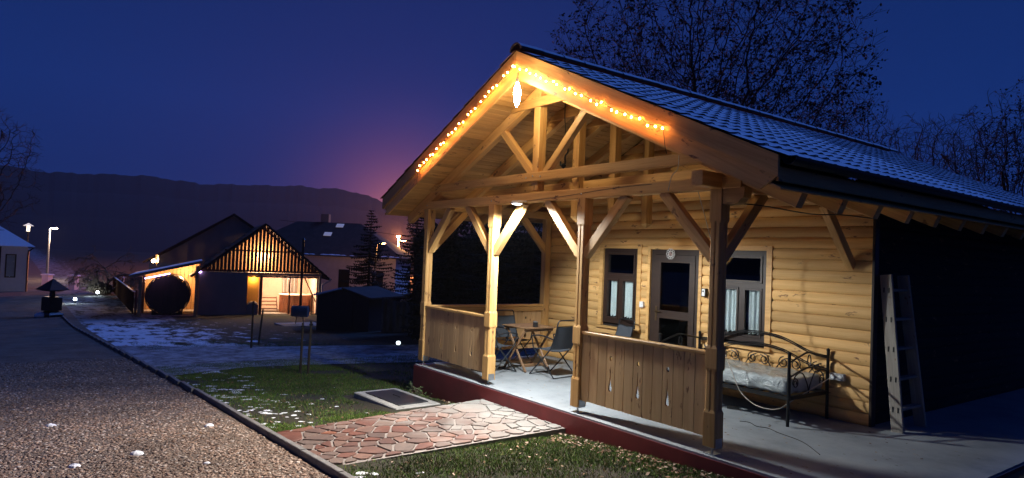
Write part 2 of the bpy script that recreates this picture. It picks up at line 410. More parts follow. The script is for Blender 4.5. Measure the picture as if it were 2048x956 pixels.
def gravel_mat(name, stops, vs, snow=0.0):
    m, nt, b, N, L = newmat(name)
    g = N('ShaderNodeNewGeometry'); P = g.outputs['Position']
    v = N('ShaderNodeTexVoronoi', {'Vector': P, 'Scale': vs})
    n = N('ShaderNodeTexNoise', {'Vector': P, 'Scale': 1.2, 'Detail': 6.0, 'Roughness': 0.7})
    s = N('ShaderNodeSeparateColor', {0: v.outputs['Color']})
    c = N('ShaderNodeMixRGB', {'Fac': 0.5, 'Color1': rampn(N, s.outputs[0], stops), 'Color2': rampn(N, n.outputs['Fac'], [(0.35, stops[0][1]), (0.65, stops[-1][1])])})
    cc = c.outputs[0]
    if snow:
        n3 = N('ShaderNodeTexNoise', {'Vector': P, 'Scale': 3.0, 'Detail': 8.0, 'Roughness': 0.75})
        cc = N('ShaderNodeMixRGB', {'Fac': rampn(N, n3.outputs['Fac'], [(0.40, (0, 0, 0)), (0.62, (snow, snow, snow))]), 'Color1': cc, 'Color2': (0.7, 0.74, 0.8, 1)}).outputs[0]
    L(cc, b.inputs['Base Color']); b.inputs['Roughness'].default_value = 1.0
    bp = N('ShaderNodeBump', {'Height': v.outputs['Distance'], 'Strength': 0.8, 'Distance': 0.02}); bp.invert = True; L(bp.outputs[0], b.inputs['Normal'])
    return m
GRAVEL = gravel_mat('gravel_bed', [(0.0, (0.06, 0.042, 0.032)), (0.5, (0.13, 0.095, 0.072)), (1.0, (0.22, 0.175, 0.14))], 38)
SIDEROAD = gravel_mat('frosted_track', [(0.0, (0.06, 0.06, 0.065)), (0.5, (0.10, 0.10, 0.105)), (1.0, (0.15, 0.15, 0.16))], 30, snow=0.5)
def slab_mat():
    m, nt, b, N, L = newmat('concrete_floor')
    g = N('ShaderNodeNewGeometry'); P = g.outputs['Position']
    n = N('ShaderNodeTexNoise', {'Vector': P, 'Scale': 1.3, 'Detail': 7.0, 'Roughness': 0.7})
    c = rampn(N, n.outputs['Fac'], [(0.3, (0.17, 0.19, 0.205)), (0.5, (0.25, 0.27, 0.285)), (0.7, (0.30, 0.325, 0.34))])
    mp = N('ShaderNodeMapping', {'Vector': P, 'Scale': (5.0, 9.0, 1.0), 'Rotation': (0, 0, 0.5)})
    v = N('ShaderNodeTexVoronoi', {'Vector': mp.outputs[0], 'Scale': 1.0, 'Randomness': 1.0})
    n2 = N('ShaderNodeTexNoise', {'Vector': P, 'Scale': 2.0, 'Detail': 2.0})
    d = rampn(N, v.outputs['Distance'], [(0.06, (1, 1, 1)), (0.11, (0, 0, 0))])
    dm = N('ShaderNodeMixRGB', {'Fac': 1.0, 'Color1': d, 'Color2': rampn(N, n2.outputs['Fac'], [(0.48, (0, 0, 0)), (0.56, (0.8, 0.8, 0.8))])}, blend_type='MULTIPLY')
    c = N('ShaderNodeMixRGB', {'Fac': dm.outputs[0], 'Color1': c, 'Color2': (0.05, 0.045, 0.04, 1)}).outputs[0]
    L(c, b.inputs['Base Color']); b.inputs['Roughness'].default_value = 0.75
    return m
SLAB = slab_mat()
def plastic_wrap():
    m, nt, b, N, L = newmat('mattress_in_plastic_film')
    tc = N('ShaderNodeTexCoord')
    n = N('ShaderNodeTexNoise', {'Vector': tc.outputs['Object'], 'Scale': 7.0, 'Detail': 6.0, 'Roughness': 0.6, 'Distortion': 1.2})
    b.inputs['Base Color'].default_value = (0.36, 0.40, 0.40, 1); b.inputs['Roughness'].default_value = 0.30
    b.inputs['Coat Weight'].default_value = 1.0; b.inputs['Coat Roughness'].default_value = 0.06
    bp = N('ShaderNodeBump', {'Height': n.outputs['Fac'], 'Strength': 0.9, 'Distance': 0.05}); L(bp.outputs[0], b.inputs['Normal']); L(bp.outputs[0], b.inputs['Coat Normal'])
    return m
WRAP = plastic_wrap()
LED = emit('led_white', (0.86, 0.95, 1.0), 30)
APEX = emit('apex_bulb_glow', (1.0, 0.78, 0.45), 260)
FAIRY = emit('fairy_bulb_glow', (1.0, 0.36, 0.085), 175)
STREET = emit('street_lamp_glow', (1.0, 0.86, 0.66), 60)
GARDEN = emit('garden_light_glow', (0.80, 0.95, 1.0), 60)
ORANGE = emit('sodium_glow', (1.0, 0.40, 0.10), 60)
PURPLE = emit('violet_led_glow', (0.55, 0.35, 1.0), 12)
WARM = emit('warm_bulb_glow', (1.0, 0.62, 0.28), 60)
PALELIT = emit('lit_skylight', (0.75, 0.75, 1.0), 0.16)

# ------------------------------------------------------------------ setting: ground, roads, hills
XS = [-3000, -1500, -700, -300, -150, -100, -80] + list(np.arange(-60, -20, 2.0)) + list(np.arange(-20, 13, 1.5)) + [12, 30, 80, 300, 1000, 3000]
XS = sorted(set(float(v) for v in XS)); YS = [-3000, -1000, -300, -100, -40, -12, -3, 0, 6, 20, 60, 200, 800, 3000]
def sheet(xs, ys, dz=0.0):
    V = [(xx, yy, gz(xx) + dz) for yy in ys for xx in xs]; n = len(xs)
    F = [(j * n + i, j * n + i + 1, (j + 1) * n + i + 1, (j + 1) * n + i) for j in range(len(ys) - 1) for i in range(n - 1)]
    return V, F
V, F = sheet(XS, YS)
MB().add(V, F).build('ground', GROUND, kind='structure')
xs = [v for v in XS if -300 <= v <= 30]
V, F = sheet(xs, [-11.5, -7, -3.04], 0.008)
MB().add(V, F).build('gravel_road', GRAVEL, kind='structure')
# side track leaving the road and running behind the cabin
V = []; F = []
for i, t in enumerate(np.linspace(0, 1, 24)):
    y = -3.02 + t * 40
    xl_ = -10.6 + 0.43 * (y + 1.5) - 1.0 * math.exp(-(y + 3) / 1.2); xr_ = -5.9 + 0.40 * (y + 2.7) - (-1.6) * math.exp(-(y + 3) / 0.9) * 1.0
    for k in range(5):
        xx = xl_ + (xr_ - xl_) * k / 4
        V.append((xx, y, gz(xx) + 0.012))
for i in range(23):
    for k in range(4): F.append((i * 5 + k, i * 5 + k + 1, (i + 1) * 5 + k + 1, (i + 1) * 5 + k))
MB().add(V, F).build('side_track', SIDEROAD, kind='structure')
# hills
mb = MB(); V = []; F = []
az = np.linspace(-260, -20, 721); ctrl = [(-260, .05), (-215, .07), (-208.6, .078), (-207.6, .058), (-206.3, .070), (-205.3, .078), (-203.6, .086), (-202, .0905), (-198.8, .0912), (-195, .0878), (-191.3, .0842), (-187.9, .0893), (-184.7, .0866), (-181.7, .083), (-178.9, .0866), (-170, .075), (-120, .05), (-20, .04)]
for i, d in enumerate(az):
    tl = np.interp(d, [c[0] for c in ctrl], [c[1] for c in ctrl]) + 0.0009 * math.sin(d * 2.3) + 0.0006 * math.sin(d * 7.1) + random.uniform(-.0005, .0005)
    c, s = math.cos(R(d)), math.sin(R(d))
    for rr, f in ((320, 0.0), (520, .35), (760, .72), (900, 1.0), (1300, .9)):
        h = 1.8169 + tl * f * rr if f else -2.0
        V.append((CAM.x + c * rr, CAM.y + s * rr, h))
for i in range(len(az) - 1):
    for k in range(4): F.append((i * 5 + k, (i + 1) * 5 + k, (i + 1) * 5 + k + 1, i * 5 + k + 1))
mb.add(V, F)  .build('hills', HILLM, smooth=False, kind='structure')

# concrete edging along the gravel
for i, x0 in enumerate(np.arange(-30, 12, 1.0)):
    a, b_ = float(x0) + 0.004, float(x0) + 0.996
    y = -2.985 - (0.02 * max(0, -(a + 2)) if a < -2 else 0)
    if i == 0:
        kerb = link('kerb', None, kind='structure'); 
    ob = stick('kerb_stone', (a, y, gz(a) + 0.0), (b_, y - (0.02 if a < -2 else 0), gz(b_) + 0.0 + random.uniform(-.006, .006)), 0.065, 0.15, KERB, kerb)
# ------------------------------------------------------------------ porch floor
mb = MB(); mb.box(-0.10, 7.48, -0.035, 10.6, -1.4, 0.0)
floor = mb.build('porch_floor', SLAB, kind='structure')
mb = MB(); mb.box(-0.112, 7.495, -0.050, -0.038, -1.4, -0.022); mb.box(-0.118, -0.103, -0.036, 2.9, -1.4, -0.022); mb.box(7.483, 7.497, -0.036, 10.6, -1.4, -0.022)
mb.build('painted_plinth', PLINTH, floor, kind='structure')

# ------------------------------------------------------------------ stone path (crazy paving)
def ptop(x, y):
    t = (-0.05 - y) / 2.93
    return -0.182 - t * (0.085 + 0.075 * (3.55 - x) / 1.7)
path_poly = [(1.93, -0.053), (1.76, -2.95), (3.52, -2.95), (3.72, -0.053)]
mb = MB(); n = 8; rings = []
for i in range(n + 1):
    t = i / n; xl_ = 1.93 + (1.76 - 1.93) * t; xr_ = 3.72 + (3.52 - 3.72) * t; y = -0.053 - 2.897 * t
    rings.append([Vector((xl_, y, ptop(xl_, y) - 0.012)), Vector((xr_, y, ptop(xr_, y) - 0.012)), Vector((xr_, y, -0.75)), Vector((xl_, y, -0.75))])
path = mb.rings(rings).build('stone_path', MORTAR, kind='structure')
def clip(poly, a, b, c):
    outp = []
    for i in range(len(poly)):
        p, q = poly[i], poly[(i + 1) % len(poly)]
        dp = a * p[0] + b * p[1] - c; dq = a * q[0] + b * q[1] - c
        if dp <= 0: outp.append(p)
        if dp * dq < 0:
            t = dp / (dp - dq); outp.append((p[0] + (q[0] - p[0]) * t, p[1] + (q[1] - p[1]) * t))
    return outp
prs = random.Random(21); pts = []
tries = 0
while len(pts) < 210 and tries < 9000:
    tries += 1
    p = (prs.uniform(1.7, 3.75), prs.uniform(-3.0, 0.0)); r = prs.choice((0.09, 0.10, 0.12, 0.14, 0.16, 0.16, 0.27))
    if all(math.hypot((p[0] - q[0]) * 0.50, (p[1] - q[1])) > max(r, q[2]) * 0.9 for q in pts): pts.append((*p, r))
inner = [(1.965, -0.075), (1.80, -2.925), (3.485, -2.925), (3.685, -0.075)]
for i, p in enumerate(pts):
    poly = list(inner)
    for j, q in enumerate(pts):
        if i == j: continue
        dx, dy = q[0] - p[0], q[1] - p[1]; L_ = math.hypot(dx, dy)
        w = 0.5 + 0.5 * (p[2] ** 2 - q[2] ** 2) / (L_ * L_) * 0.6
        mx_, my_ = p[0] + dx * w, p[1] + dy * w
        poly = clip(poly, dx / L_, dy / L_, (mx_ * dx + my_ * dy) / L_ - 0.013)
        if len(poly) < 3: break
    if len(poly) < 3: continue
    area = abs(sum(poly[k][0] * poly[(k + 1) % len(poly)][1] - poly[(k + 1) % len(poly)][0] * poly[k][1] for k in range(len(poly)))) / 2
    if area < 0.0015: continue
    sm = []
    for k in range(len(poly)):       # knock the corners off
        a_, b_ = poly[k], poly[(k + 1) % len(poly)]
        for t in (0.14, 0.86): sm.append((a_[0] + (b_[0] - a_[0]) * t + prs.uniform(-.004, .004), a_[1] + (b_[1] - a_[1]) * t + prs.uniform(-.004, .004)))
    cx = sum(v[0] for v in sm) / len(sm); cy = sum(v[1] for v in sm) / len(sm); lift = prs.uniform(0.001, 0.006)
    top = [Vector((cx + (v[0] - cx) * 0.965, cy + (v[1] - cy) * 0.965, ptop(*v) + lift)) for v in sm]
    mid = [Vector((v[0], v[1], ptop(*v) + lift - 0.006)) for v in sm]
    low = [Vector((v[0], v[1], ptop(*v) - 0.03)) for v in sm]
    c0 = Vector((cx, cy, 0))
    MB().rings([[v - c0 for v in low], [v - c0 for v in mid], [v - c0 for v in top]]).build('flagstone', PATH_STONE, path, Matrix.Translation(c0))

# ------------------------------------------------------------------ the cabin
cabin = thing('timber_cabin', 'pine log cabin with an open timber porch under a snow dusted tiled gable roof', 'cabin')
RX, RZ, SL = 2.957, 4.47, 0.462
def T(x): return RZ - SL * abs(x - RX)
D = 2.716
# posts
def sq(x, y, h, ch, z, g):
    """square section with corner chamfers ch and a groove g in the front (-y) face"""
    return [Vector((x + a, y + b, z)) for a, b in ((-h + ch, -h), (-0.010, -h), (0, -h + g), (0.010, -h), (h - ch, -h), (h, -h + ch), (h, -0.010), (h - g, 0), (h, 0.010), (h, h - ch), (h - ch, h), (-h + ch, h), (-h, h - ch), (-h, -h + ch))]
def post_mesh(h=0.0685):
    prof = [(0.075, .003, 0), (0.40, .003, 0), (0.43, .016, .012), (0.80, .016, .012), (0.83, .003, 0), (1.02, .003, 0), (1.05, .016, .012), (2.24, .016, .012), (2.27, .003, 0), (2.58, .003, 0)]
    mb = MB()
    rings = []
    for z, c, g in prof:
        hh = h if c < 0.01 else h - 0.006
        ring = sq(0, 0, hh, c, 0, g)
        rings.append([Vector((z - 1.3, v.x, v.y)) for v in ring])      # grain axis x runs up the post
    return mb.rings(rings).mesh('porch_post', PINE)
PM = post_mesh()
MUP = Matrix(((0, 1, 0, 0), (0, 0, 1, 0), (1, 0, 0, 1.3), (0, 0, 0, 1)))
stand = MB()
stand.box(-.06, .06, -.06, .06, 0.001, .008); stand.tube([(0, 0, .005), (0, 0, .07)], .011, 8); stand.box(-.055, .055, -.055, .055, .066, .073)
stand.box(-.0725, -.0705, -.05, .05, .066, .16); stand.box(.0705, .0725, -.05, .05, .066, .16)
SM = stand.mesh('post_stand', STEEL)
PX = [0.0, 1.894, 3.792, 5.725]; PY = 0.068
for px in PX:
    p = link('porch_post', PM, cabin, Matrix.Translation((px, PY, 0)) @ MUP)
    link('post_stand', SM, p, Matrix.Translation((px, PY, 0)))
stick('wall_post', (0.0, 2.62, 0.0), (0.0, 2.62, 2.58), 0.13, 0.13, PINE, cabin)
# beams
stick('tie_beam', (-0.16, 0.068, 2.64), (6.0, 0.068, 2.635), 0.137, 0.122, PINE, cabin, label='lower front beam with a long drying crack')
stick('tie_beam', (0.16, 0.02, 2.907), (5.62, 0.02, 2.905), 0.10, 0.115, PINE, cabin)
for x_ in (0.0, 5.725):
    stick('wall_plate', (x_, -0.30 if x_ > 3 else 0.14, 2.652), (x_, 2.72, 2.652), 0.13, 0.145, PINE, cabin)
# carved beam end at the right corner post
poly = [(0, 0), (.13, 0), (.17, .015), (.20, .05), (.225, .06), (.235, .10), (.235, .16), (0, .16)]
mb = MB(); mb.prism([(p[0] - .1, p[1] - .08) for p in poly], 0.12, Matrix.Rotation(PI / 2, 4, 'X'))
mb.build('carved_beam_end', PINE, cabin, Matrix.Translation((5.90, 0.128, 2.50)))
mb = MB(); mb.prism([(p[0] - .1, p[1] - .08) for p in poly], 0.12, Matrix.Rotation(PI / 2, 4, 'X'))
MB().tube(smooth_pts([(2.55, -.0005, 2.592), (3.1, -.0005, 2.605), (3.55, -.0005, 2.622), (4.0, -.0005, 2.650), (4.5, -.0005, 2.672), (4.9, -.0005, 2.676)]), .0035, 4).build('drying_crack', BLACKCABLE, cabin)
BM_ = MB().lathe([(.001, 0), (.011, 0), (.011, .006), (.006, .009), (.001, .010)], 8).mesh('bolt', STEEL)
for bx_, bz_, by_ in ((2.72, 2.90, -.03), (2.86, 2.915, -.03), (3.02, 2.90, -.03), (0.02, 2.64, -.001), (1.89, 2.63, -.001), (3.79, 2.63, -.001), (5.70, 2.62, -.001), (5.76, 2.66, -.001)):
    link('bolt', BM_, cabin, Matrix.Translation((bx_, by_, bz_)) @ Matrix.Rotation(PI / 2, 4, 'X'))
# braces
def brace(px, sx, y=PY):
    stick('brace', (px + sx * 0.045, y, 1.895), (px + sx * 0.70, y, 2.585), 0.092, 0.115, PINE, cabin, up=(-sx, 0, 1))
for px, ss in ((PX[0], (1,)), (PX[1], (-1, 1)), (PX[2], (-1, 1)), (PX[3], (-1,))):
    for s in ss: brace(px, s)
for x_ in (0.0, 5.725):
    stick('brace', (x_, PY + 0.045, 1.90), (x_, PY + 0.72, 2.59), 0.092, 0.115, PINE, cabin, up=(0, -1, 1))
    stick('brace', (x_, 2.69, 1.88), (x_, 2.02, 2.59), 0.092, 0.115, PINE, cabin, up=(0, 1, 1))
# trusses
CZ = 0.285          # ceiling boards' underside below the bargeboard top line
RD = 0.165
for i, y in enumerate((0.068, 0.78, 1.49, 2.20)):
    zt = RZ - CZ - 0.5 * RD
    for s in (-1, 1):
        xe = RX + s * 3.62
        stick('rafter', (RX - s * 0.02, y, T(RX) - CZ - RD / 2), (xe, y, T(xe) - CZ - RD / 2), 0.10, 0.15, PINE, cabin)
    w = 0.115
    zb = 2.73 if i == 0 else 2.42
    stick('king_post', (RX - 0.10, y, zb), (RX - 0.10, y, 4.02), 0.125, 0.125, PINE, cabin, up=(1, 0, 0))
    if i:
        MB().add([(-.062, -.062, 0), (.062, -.062, 0), (.062, .062, 0), (-.062, .062, 0), (0, 0, -.065)], [(0, 1, 4), (1, 2, 4), (2, 3, 4), (3, 0, 4), (0, 3, 2, 1)]).build('pendant_tip', PINE, cabin, Matrix.Translation((RX - .10, y, 2.419)))
        stick('tie_beam', (0.25, y + .07, 2.86), (5.66, y + .07, 2.86), 0.045, 0.15, PINE, cabin)
    stick('collar_tie', (RX - 0.66, y - .058, 3.90), (RX + 0.66, y - .058, 3.90), 0.04, 0.125, PINE, cabin)
    if i == 0:
        stick('strut', (RX - 0.92, y, 3.62), (RX - 0.20, y, 2.95), 0.085, 0.10, PINE, cabin)
        stick('strut', (RX + 0.80, y, 3.66), (RX + 0.06, y, 2.95), 0.085, 0.10, PINE, cabin)
# rafter tails along the right eave beyond the porch and plain rafters behind
for k in range(10):
    y = 2.91 + 0.71 * k
    stick('rafter', (5.75, y, T(5.75) - CZ - RD / 2), (RX + 3.62, y, T(RX + 3.62) - CZ - RD / 2), 0.10, 0.15, PINE, cabin)
# ceiling boards running along the roof
bw = 0.1065; th = math.atan(SL); nb = 38
for s in (-1, 1):
    for k in range(nb):
        u = 0.03 + (k + 0.5) * bw                 # distance down the slope from the ridge
        xx = RX + s * u * math.cos(th)
        z = RZ - u * math.sin(th) - CZ + 0.011
        y1 = 2.73 if s < 0 or k < 28 else 9.9
        nrm = Vector((s * math.sin(th), 0, math.cos(th)))
        stick('ceiling_board', (xx, -0.40, z), (xx, y1, z), bw - 0.004, 0.02, PINE_BOARD, cabin, up=nrm, ch=0.005)
# bargeboards: two boards on each rake
def rake(name, s, d0, d1, x0, x1, y, t, clipend):
    """board on slope side s between vertical offsets d0..d1 under T, from the ridge to x1"""
    def P(u, d): return (RX + s * u, T(RX + s * u) - d)
    pol = [P(0, d0), P(x1, d0), P(x1 - clipend[0], d1 if not clipend[1] else d1 - clipend[1])]
    if clipend[1]: pol.append(P(x1 - clipend[0] - clipend[2], d1))
    pol.append(P(0, d1))
    if s < 0: pol = pol[::-1]
    # local axes: x down the slope so the grain follows the board
    o = Vector((RX, y, RZ)); ax = Vector((s * math.cos(th), 0, -math.sin(th))); az_ = Vector((s * math.sin(th), 0, math.cos(th))); ay = az_.cross(ax)
    M = Matrix(((ax.x, ay.x, az_.x, o.x), (ax.y, ay.y, az_.y, o.y), (ax.z, ay.z, az_.z, o.z), (0, 0, 0, 1)))
    Mi = M.inverted(); front = [Mi @ Vector((p[0], y, p[1])) for p in pol]; back = [Mi @ Vector((p[0], y + t, p[1])) for p in pol]; k = len(pol)
    fs = [tuple(range(k)), tuple(range(2 * k - 1, k - 1, -1))] + [(i, k + i, k + (i + 1) % k, (i + 1) % k) for i in range(k)]
    return MB().add(front + back, fs).build(name, PINE, cabin, M)
for s in (-1, 1):
    rake('bargeboard', s, 0.0, 0.182, 0, 3.70, -0.45, 0.028, (0.0, 0, 0))
    rake('bargeboard', s, 0.178, 0.352, 0, 3.68, -0.421, 0.028, (0.0, 0.085, 0.10) if False else (0.16, 0, 0))
# log siding
def logmesh(L, h=0.14, e0=0.0, e1=0.0):
    prof = [(0.06, -h / 2 + .001)] + [(0.038 - 0.038 * math.sqrt(max(0, 1 - (t / 1.06) ** 2)), t * (h / 2 - .001)) for t in (-1, -.8, -.5, -.17, .17, .5, .8, 1)] + [(0.06, h / 2 - .001)]
    rings = [[Vector((-L / 2 + e0 * (z + h / 2) / h if e0 else -L / 2, y, z)) for y, z in prof], [Vector((L / 2 - e1 * (z + h / 2) / h if e1 else L / 2, y, z)) for y, z in prof]]
    return MB().rings(rings).mesh('log', PINE_LOG)
lm = {}
def log(x0, x1, z, slope=0):
    L_ = round(x1 - x0, 3)
    if (L_, slope) not in lm: lm[(L_, slope)] = logmesh(L_, e0=slope, e1=slope)
    link('log', lm[(L_, slope)], cabin, Matrix.Translation(((x0 + x1) / 2, D - 0.012, z)))
HO = [(1.44, 2.27, .77, 2.07), (2.52, 3.48, 0, 2.07), (3.76, 4.60, .77, 2.07)]
for k in range(15 + 4):
    z = 0.07 + 0.14 * k; segs = [(0.0, 5.967)]
    for (x0, x1, z0, z1) in HO:
        if z + 0.06 > z0 and z - 0.06 < z1:
            segs = [q for a, b in segs for q in ((a, min(b, x0)), (max(a, x1), b)) if q[1] - q[0] > 0.02]
    for a, b in segs: log(a, b, z)
for k in range(19, 31):
    z = 0.07 + 0.14 * k; hw = (RZ - CZ - 0.02 - (z - 0.07)) / SL; cut = 0.14 / SL
    if hw - cut < 0.15: break
    log(RX - min(hw, 2.957) , RX + min(hw, 3.01), z, round(cut if hw < 2.95 else 0, 3))
# core of the house: dark box behind the siding with window holes left open
mb = MB()
mb.box(0.02, 1.43, D + .045, D + .10, 0.002, 2.6); mb.box(2.28, 2.51, D + .045, D + .10, 0.002, 2.6); mb.box(3.49, 3.75, D + .045, D + .10, 0.002, 2.6); mb.box(4.61, 5.96, D + .045, D + .10, 0.002, 2.6)
for x0, x1, z0, z1 in HO:
    mb.box(x0 - .01, x1 + .01, D + .045, D + .10, z1 + .005, 2.6)
    if z0: mb.box(x0 - .01, x1 + .01, D + .045, D + .10, 0.002, z0 - .005)
mb.box(0.02, 5.96, 6.5, 6.55, 0.002, 2.6); mb.box(0.02, .06, D + .10, 6.5, 0.002, 2.6); mb.box(5.91, 5.95, D + .10, 9.5, .002, 2.6); mb.box(.02, 5.96, D + .045, 9.5, 2.601, 2.64)
mb.add([(-.02, D + .045, 2.645), (5.98, D + .045, 2.645), (RX, D + .045, T(RX) - CZ - .03)], [(0, 1, 2)])
mb.box(.02, 5.95, 9.5, 9.55, .002, 2.6); mb.add([(-.02, 9.52, 2.645), (5.98, 9.52, 2.645), (RX, 9.52, T(RX) - CZ - .03)], [(0, 1, 2)])
mb.box(.02, .06, 6.56, 9.5, .002, 2.6)
mb.build('wall_core', DARKVOID, cabin)
# right hand wall: long logs running back
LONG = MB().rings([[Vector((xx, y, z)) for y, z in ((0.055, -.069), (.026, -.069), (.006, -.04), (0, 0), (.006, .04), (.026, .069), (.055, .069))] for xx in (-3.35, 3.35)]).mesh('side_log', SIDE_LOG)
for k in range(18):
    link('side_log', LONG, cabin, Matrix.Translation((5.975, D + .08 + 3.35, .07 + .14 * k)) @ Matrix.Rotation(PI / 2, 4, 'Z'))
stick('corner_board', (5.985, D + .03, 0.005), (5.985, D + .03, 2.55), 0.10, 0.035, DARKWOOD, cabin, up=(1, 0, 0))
stick('corner_board', (-0.012, D - .005, 0.005), (-0.012, D - .005, 2.55), 0.10, 0.03, PINE, cabin, up=(1, 0, 0))
# windows
def fr(mb, x0, x1, z0, z1, w, y0, y1):
    mb.box(x0, x0 + w, y0, y1, z0, z1); mb.box(x1 - w, x1, y0, y1, z0, z1); mb.box(x0 + w, x1 - w, y0, y1, z0, z0 + w); mb.box(x0 + w, x1 - w, y0, y1, z1 - w, z1)
def curtain(x0, x1, z0, z1, y, parent, n=26, seed=1):
    r_ = random.Random(seed); V = []; F = []; cols = 40; ph = r_.uniform(0, 6)
    for j in range(2):
        for i in range(cols + 1):
            u = i / cols; xx = x0 + (x1 - x0) * u
            yy = y + 0.014 * math.sin(u * (x1 - x0) * 95 + ph) + 0.008 * math.sin(u * 11 + ph)
            zz = z1 if j == 0 else z0 + 0.012 * math.sin(u * (x1 - x0) * 95 + ph)
            V.append((xx, yy, zz))
    V += [(v[0], v[1] + .004, v[2]) for v in V]; m2 = 2 * (cols + 1)
    for i in range(cols): F.append((i, cols + 1 + i, cols + 2 + i, i + 1)); F.append((m2 + i, m2 + i + 1, m2 + cols + 2 + i, m2 + cols + 1 + i))
    MB().add(V, F).build('curtain', CURTAIN, parent, Matrix.Identity(4), smooth=True)
def window(x0, x1, z0, z1, curt, seed):
    y0 = D + .015; mid = 1.575; xm = (x0 + x1) / 2
    mb = MB(); fr(mb, x0, x1, z0, z1, .07, y0, y0 + .06); mb.box(x0 + .07, x1 - .07, y0 + .002, y0 + .058, mid - .035, mid + .035); mb.box(xm - .035, xm + .035, y0 + .001, y0 + .057, z0 + .07, mid - .035)
    w = mb.build('window', DARKWOOD, cabin)
    def sash(a, b, c, d):
        mb = MB(); fr(mb, a, b, c, d, .03, y0 - .012, y0 + .04); s_ = mb.build('sash', DARKWOOD, w, Matrix.Identity(4))
        MB().box(a + .03, b - .03, y0 + .018, y0 + .024, c + .03, d - .03).build('pane', GLASS, w, Matrix.Identity(4))
    sash(x0 + .072, x1 - .072, mid + .037, z1 - .072); sash(x0 + .072, xm - .037, z0 + .072, mid - .037); sash(xm + .037, x1 - .072, z0 + .072, mid - .037)
    for a, b in curt: curtain(a, b, z0 + .12, mid - .06, y0 + .052, w, seed=seed + int(a * 10))
    mb = MB(); mb.box(x0 - .085, x0 - .002, D - .022, D + .03, z0 - .05, z1 + .07); mb.box(x1 + .002, x1 + .085, D - .022, D + .03, z0 - .05, z1 + .07); mb.box(x0 - .001, x1 + .001, D - .022, D + .03, z1 + .003, z1 + .07)
    mb.build('window_trim', PINE, w, Matrix.Identity(4))
    MB().box(x0 - .10, x1 + .10, D - .05, D + .03, z0 - .09, z0 - .052).build('window_sill', PINE, w, Matrix.Identity(4))
window(1.46, 2.25, 0.79, 2.055, [(1.575, 1.80), (1.93, 2.19)], 3)
window(3.78, 4.58, 0.79, 2.055, [(3.86, 4.12), (4.26, 4.50)], 9)
# door
mb = MB(); y0 = D + .012; x0, x1, z1 = 2.53, 3.47, 2.05
mb.box(x0, x0 + .075, y0, y0 + .07, .003, z1); mb.box(x1 - .075, x1, y0, y0 + .07, .003, z1); mb.box(x0 + .075, x1 - .075, y0, y0 + .07, z1 - .075, z1)
door = mb.build('door', DARKWOOD, cabin)
mb = MB(); a, b = x0 + .08, x1 - .08
mb.box(a, a + .12, y0 - .012, y0 + .045, .01, z1 - .08); mb.box(b - .10, b, y0 - .012, y0 + .045, .01, z1 - .08); mb.box(a + .12, b - .10, y0 - .012, y0 + .045, z1 - .20, z1 - .08); mb.box(a + .12, b - .10, y0 - .012, y0 + .045, .98, 1.10); mb.box(a + .12, b - .10, y0 - .012, y0 + .045, .01, .22)
mb.build('door_leaf', DARKWOOD, door, Matrix.Identity(4))
MB().box(a + .122, b - .102, y0 + .014, y0 + .020, 1.102, z1 - .202).build('pane', GLASS, door, Matrix.Identity(4))
MB().box(a + .122, b - .102, y0 + .014, y0 + .020, .222, .978).build('pane', GLASS, door, Matrix.Identity(4))
mb = MB(); mb.box(a + .035, a + .075, y0 - .02, y0 - .012, .93, 1.16); mb.tube([(a + .055, y0 - .015, 1.08), (a + .055, y0 - .06, 1.08), (a + .17, y0 - .06, 1.08)], .009, 8)
mb.build('handle', simple('bronze', (0.16, 0.11, 0.06), 0.35, 0.8, bump=0), door, Matrix.Identity(4))
mb = MB(); mb.box(x0 - .055, x0 - .002, D - .022, D + .03, .003, z1 + .06); mb.box(x1 + .002, x1 + .055, D - .022, D + .03, .003, z1 + .06); mb.box(x0 - .001, x1 + .001, D - .022, D + .03, z1 + .003, z1 + .06)
mb.build('door_trim', PINE, door, Matrix.Identity(4))
# railings with cut-out slats
def slat_mesh(h, w, cut, t=0.022):
    """local x runs up the board (grain), y across, extruded in z"""
    outer = [(0, -w / 2), (h, -w / 2), (h, w / 2), (0, w / 2)]; holes = []
    if cut:
        c = h * 0.72; holes.append([(c + .028 * math.cos(2 * PI * k / 12), .022 * math.sin(2 * PI * k / 12)) for k in range(12)][::-1])
        z0, z1 = h * .27, h * .60
        left = [(z0 - .026, -.008), (z0 - .016, -.020), (z0, -.026), (z0 + .025, -.026), (z0 + .07, -.017), (z0 + .14, -.008), (z1, -.002)]
        holes.append((left + [(p[0], -p[1]) for p in left[::-1]])[::-1])
    return MB().prism(outer, t, holes=holes).mesh('slat', PINE_SLAT)
def railing(p0, p1, cuts, label=None):
    p0, p1 = Vector(p0), Vector(p1); d = (p1 - p0); L_ = d.length; d.normalize(); nrm = Vector((d.y, -d.x, 0))   # outward
    rail = stick('railing', p0 + Vector((0, 0, .965)), p1 + Vector((0, 0, .965)), 0.105, 0.038, PINE, cabin)
    stick('rail_bearer', p0 + Vector((0, 0, .90)) - nrm * .016, p1 + Vector((0, 0, .90)) - nrm * .016, 0.045, 0.085, PINE, rail)
    stick('rail_bearer', p0 + Vector((0, 0, .30)) - nrm * .016, p1 + Vector((0, 0, .30)) - nrm * .016, 0.045, 0.075, PINE, rail)
    n = max(1, round(L_ / 0.143)); w = L_ / n
    A, B = slat_mesh(.785, w - .007, False), slat_mesh(.785, w - .007, True)
    for k in range(n):
        c = p0 + d * (k + .5) * w + nrm * .009 + Vector((0, 0, .16 + random.uniform(-.002, .002)))
        M = Matrix(((0, d.x, nrm.x, c.x), (0, d.y, nrm.y, c.y), (1, 0, 0, c.z), (0, 0, 0, 1)))
        link('slat', B if k in cuts else A, rail, M)
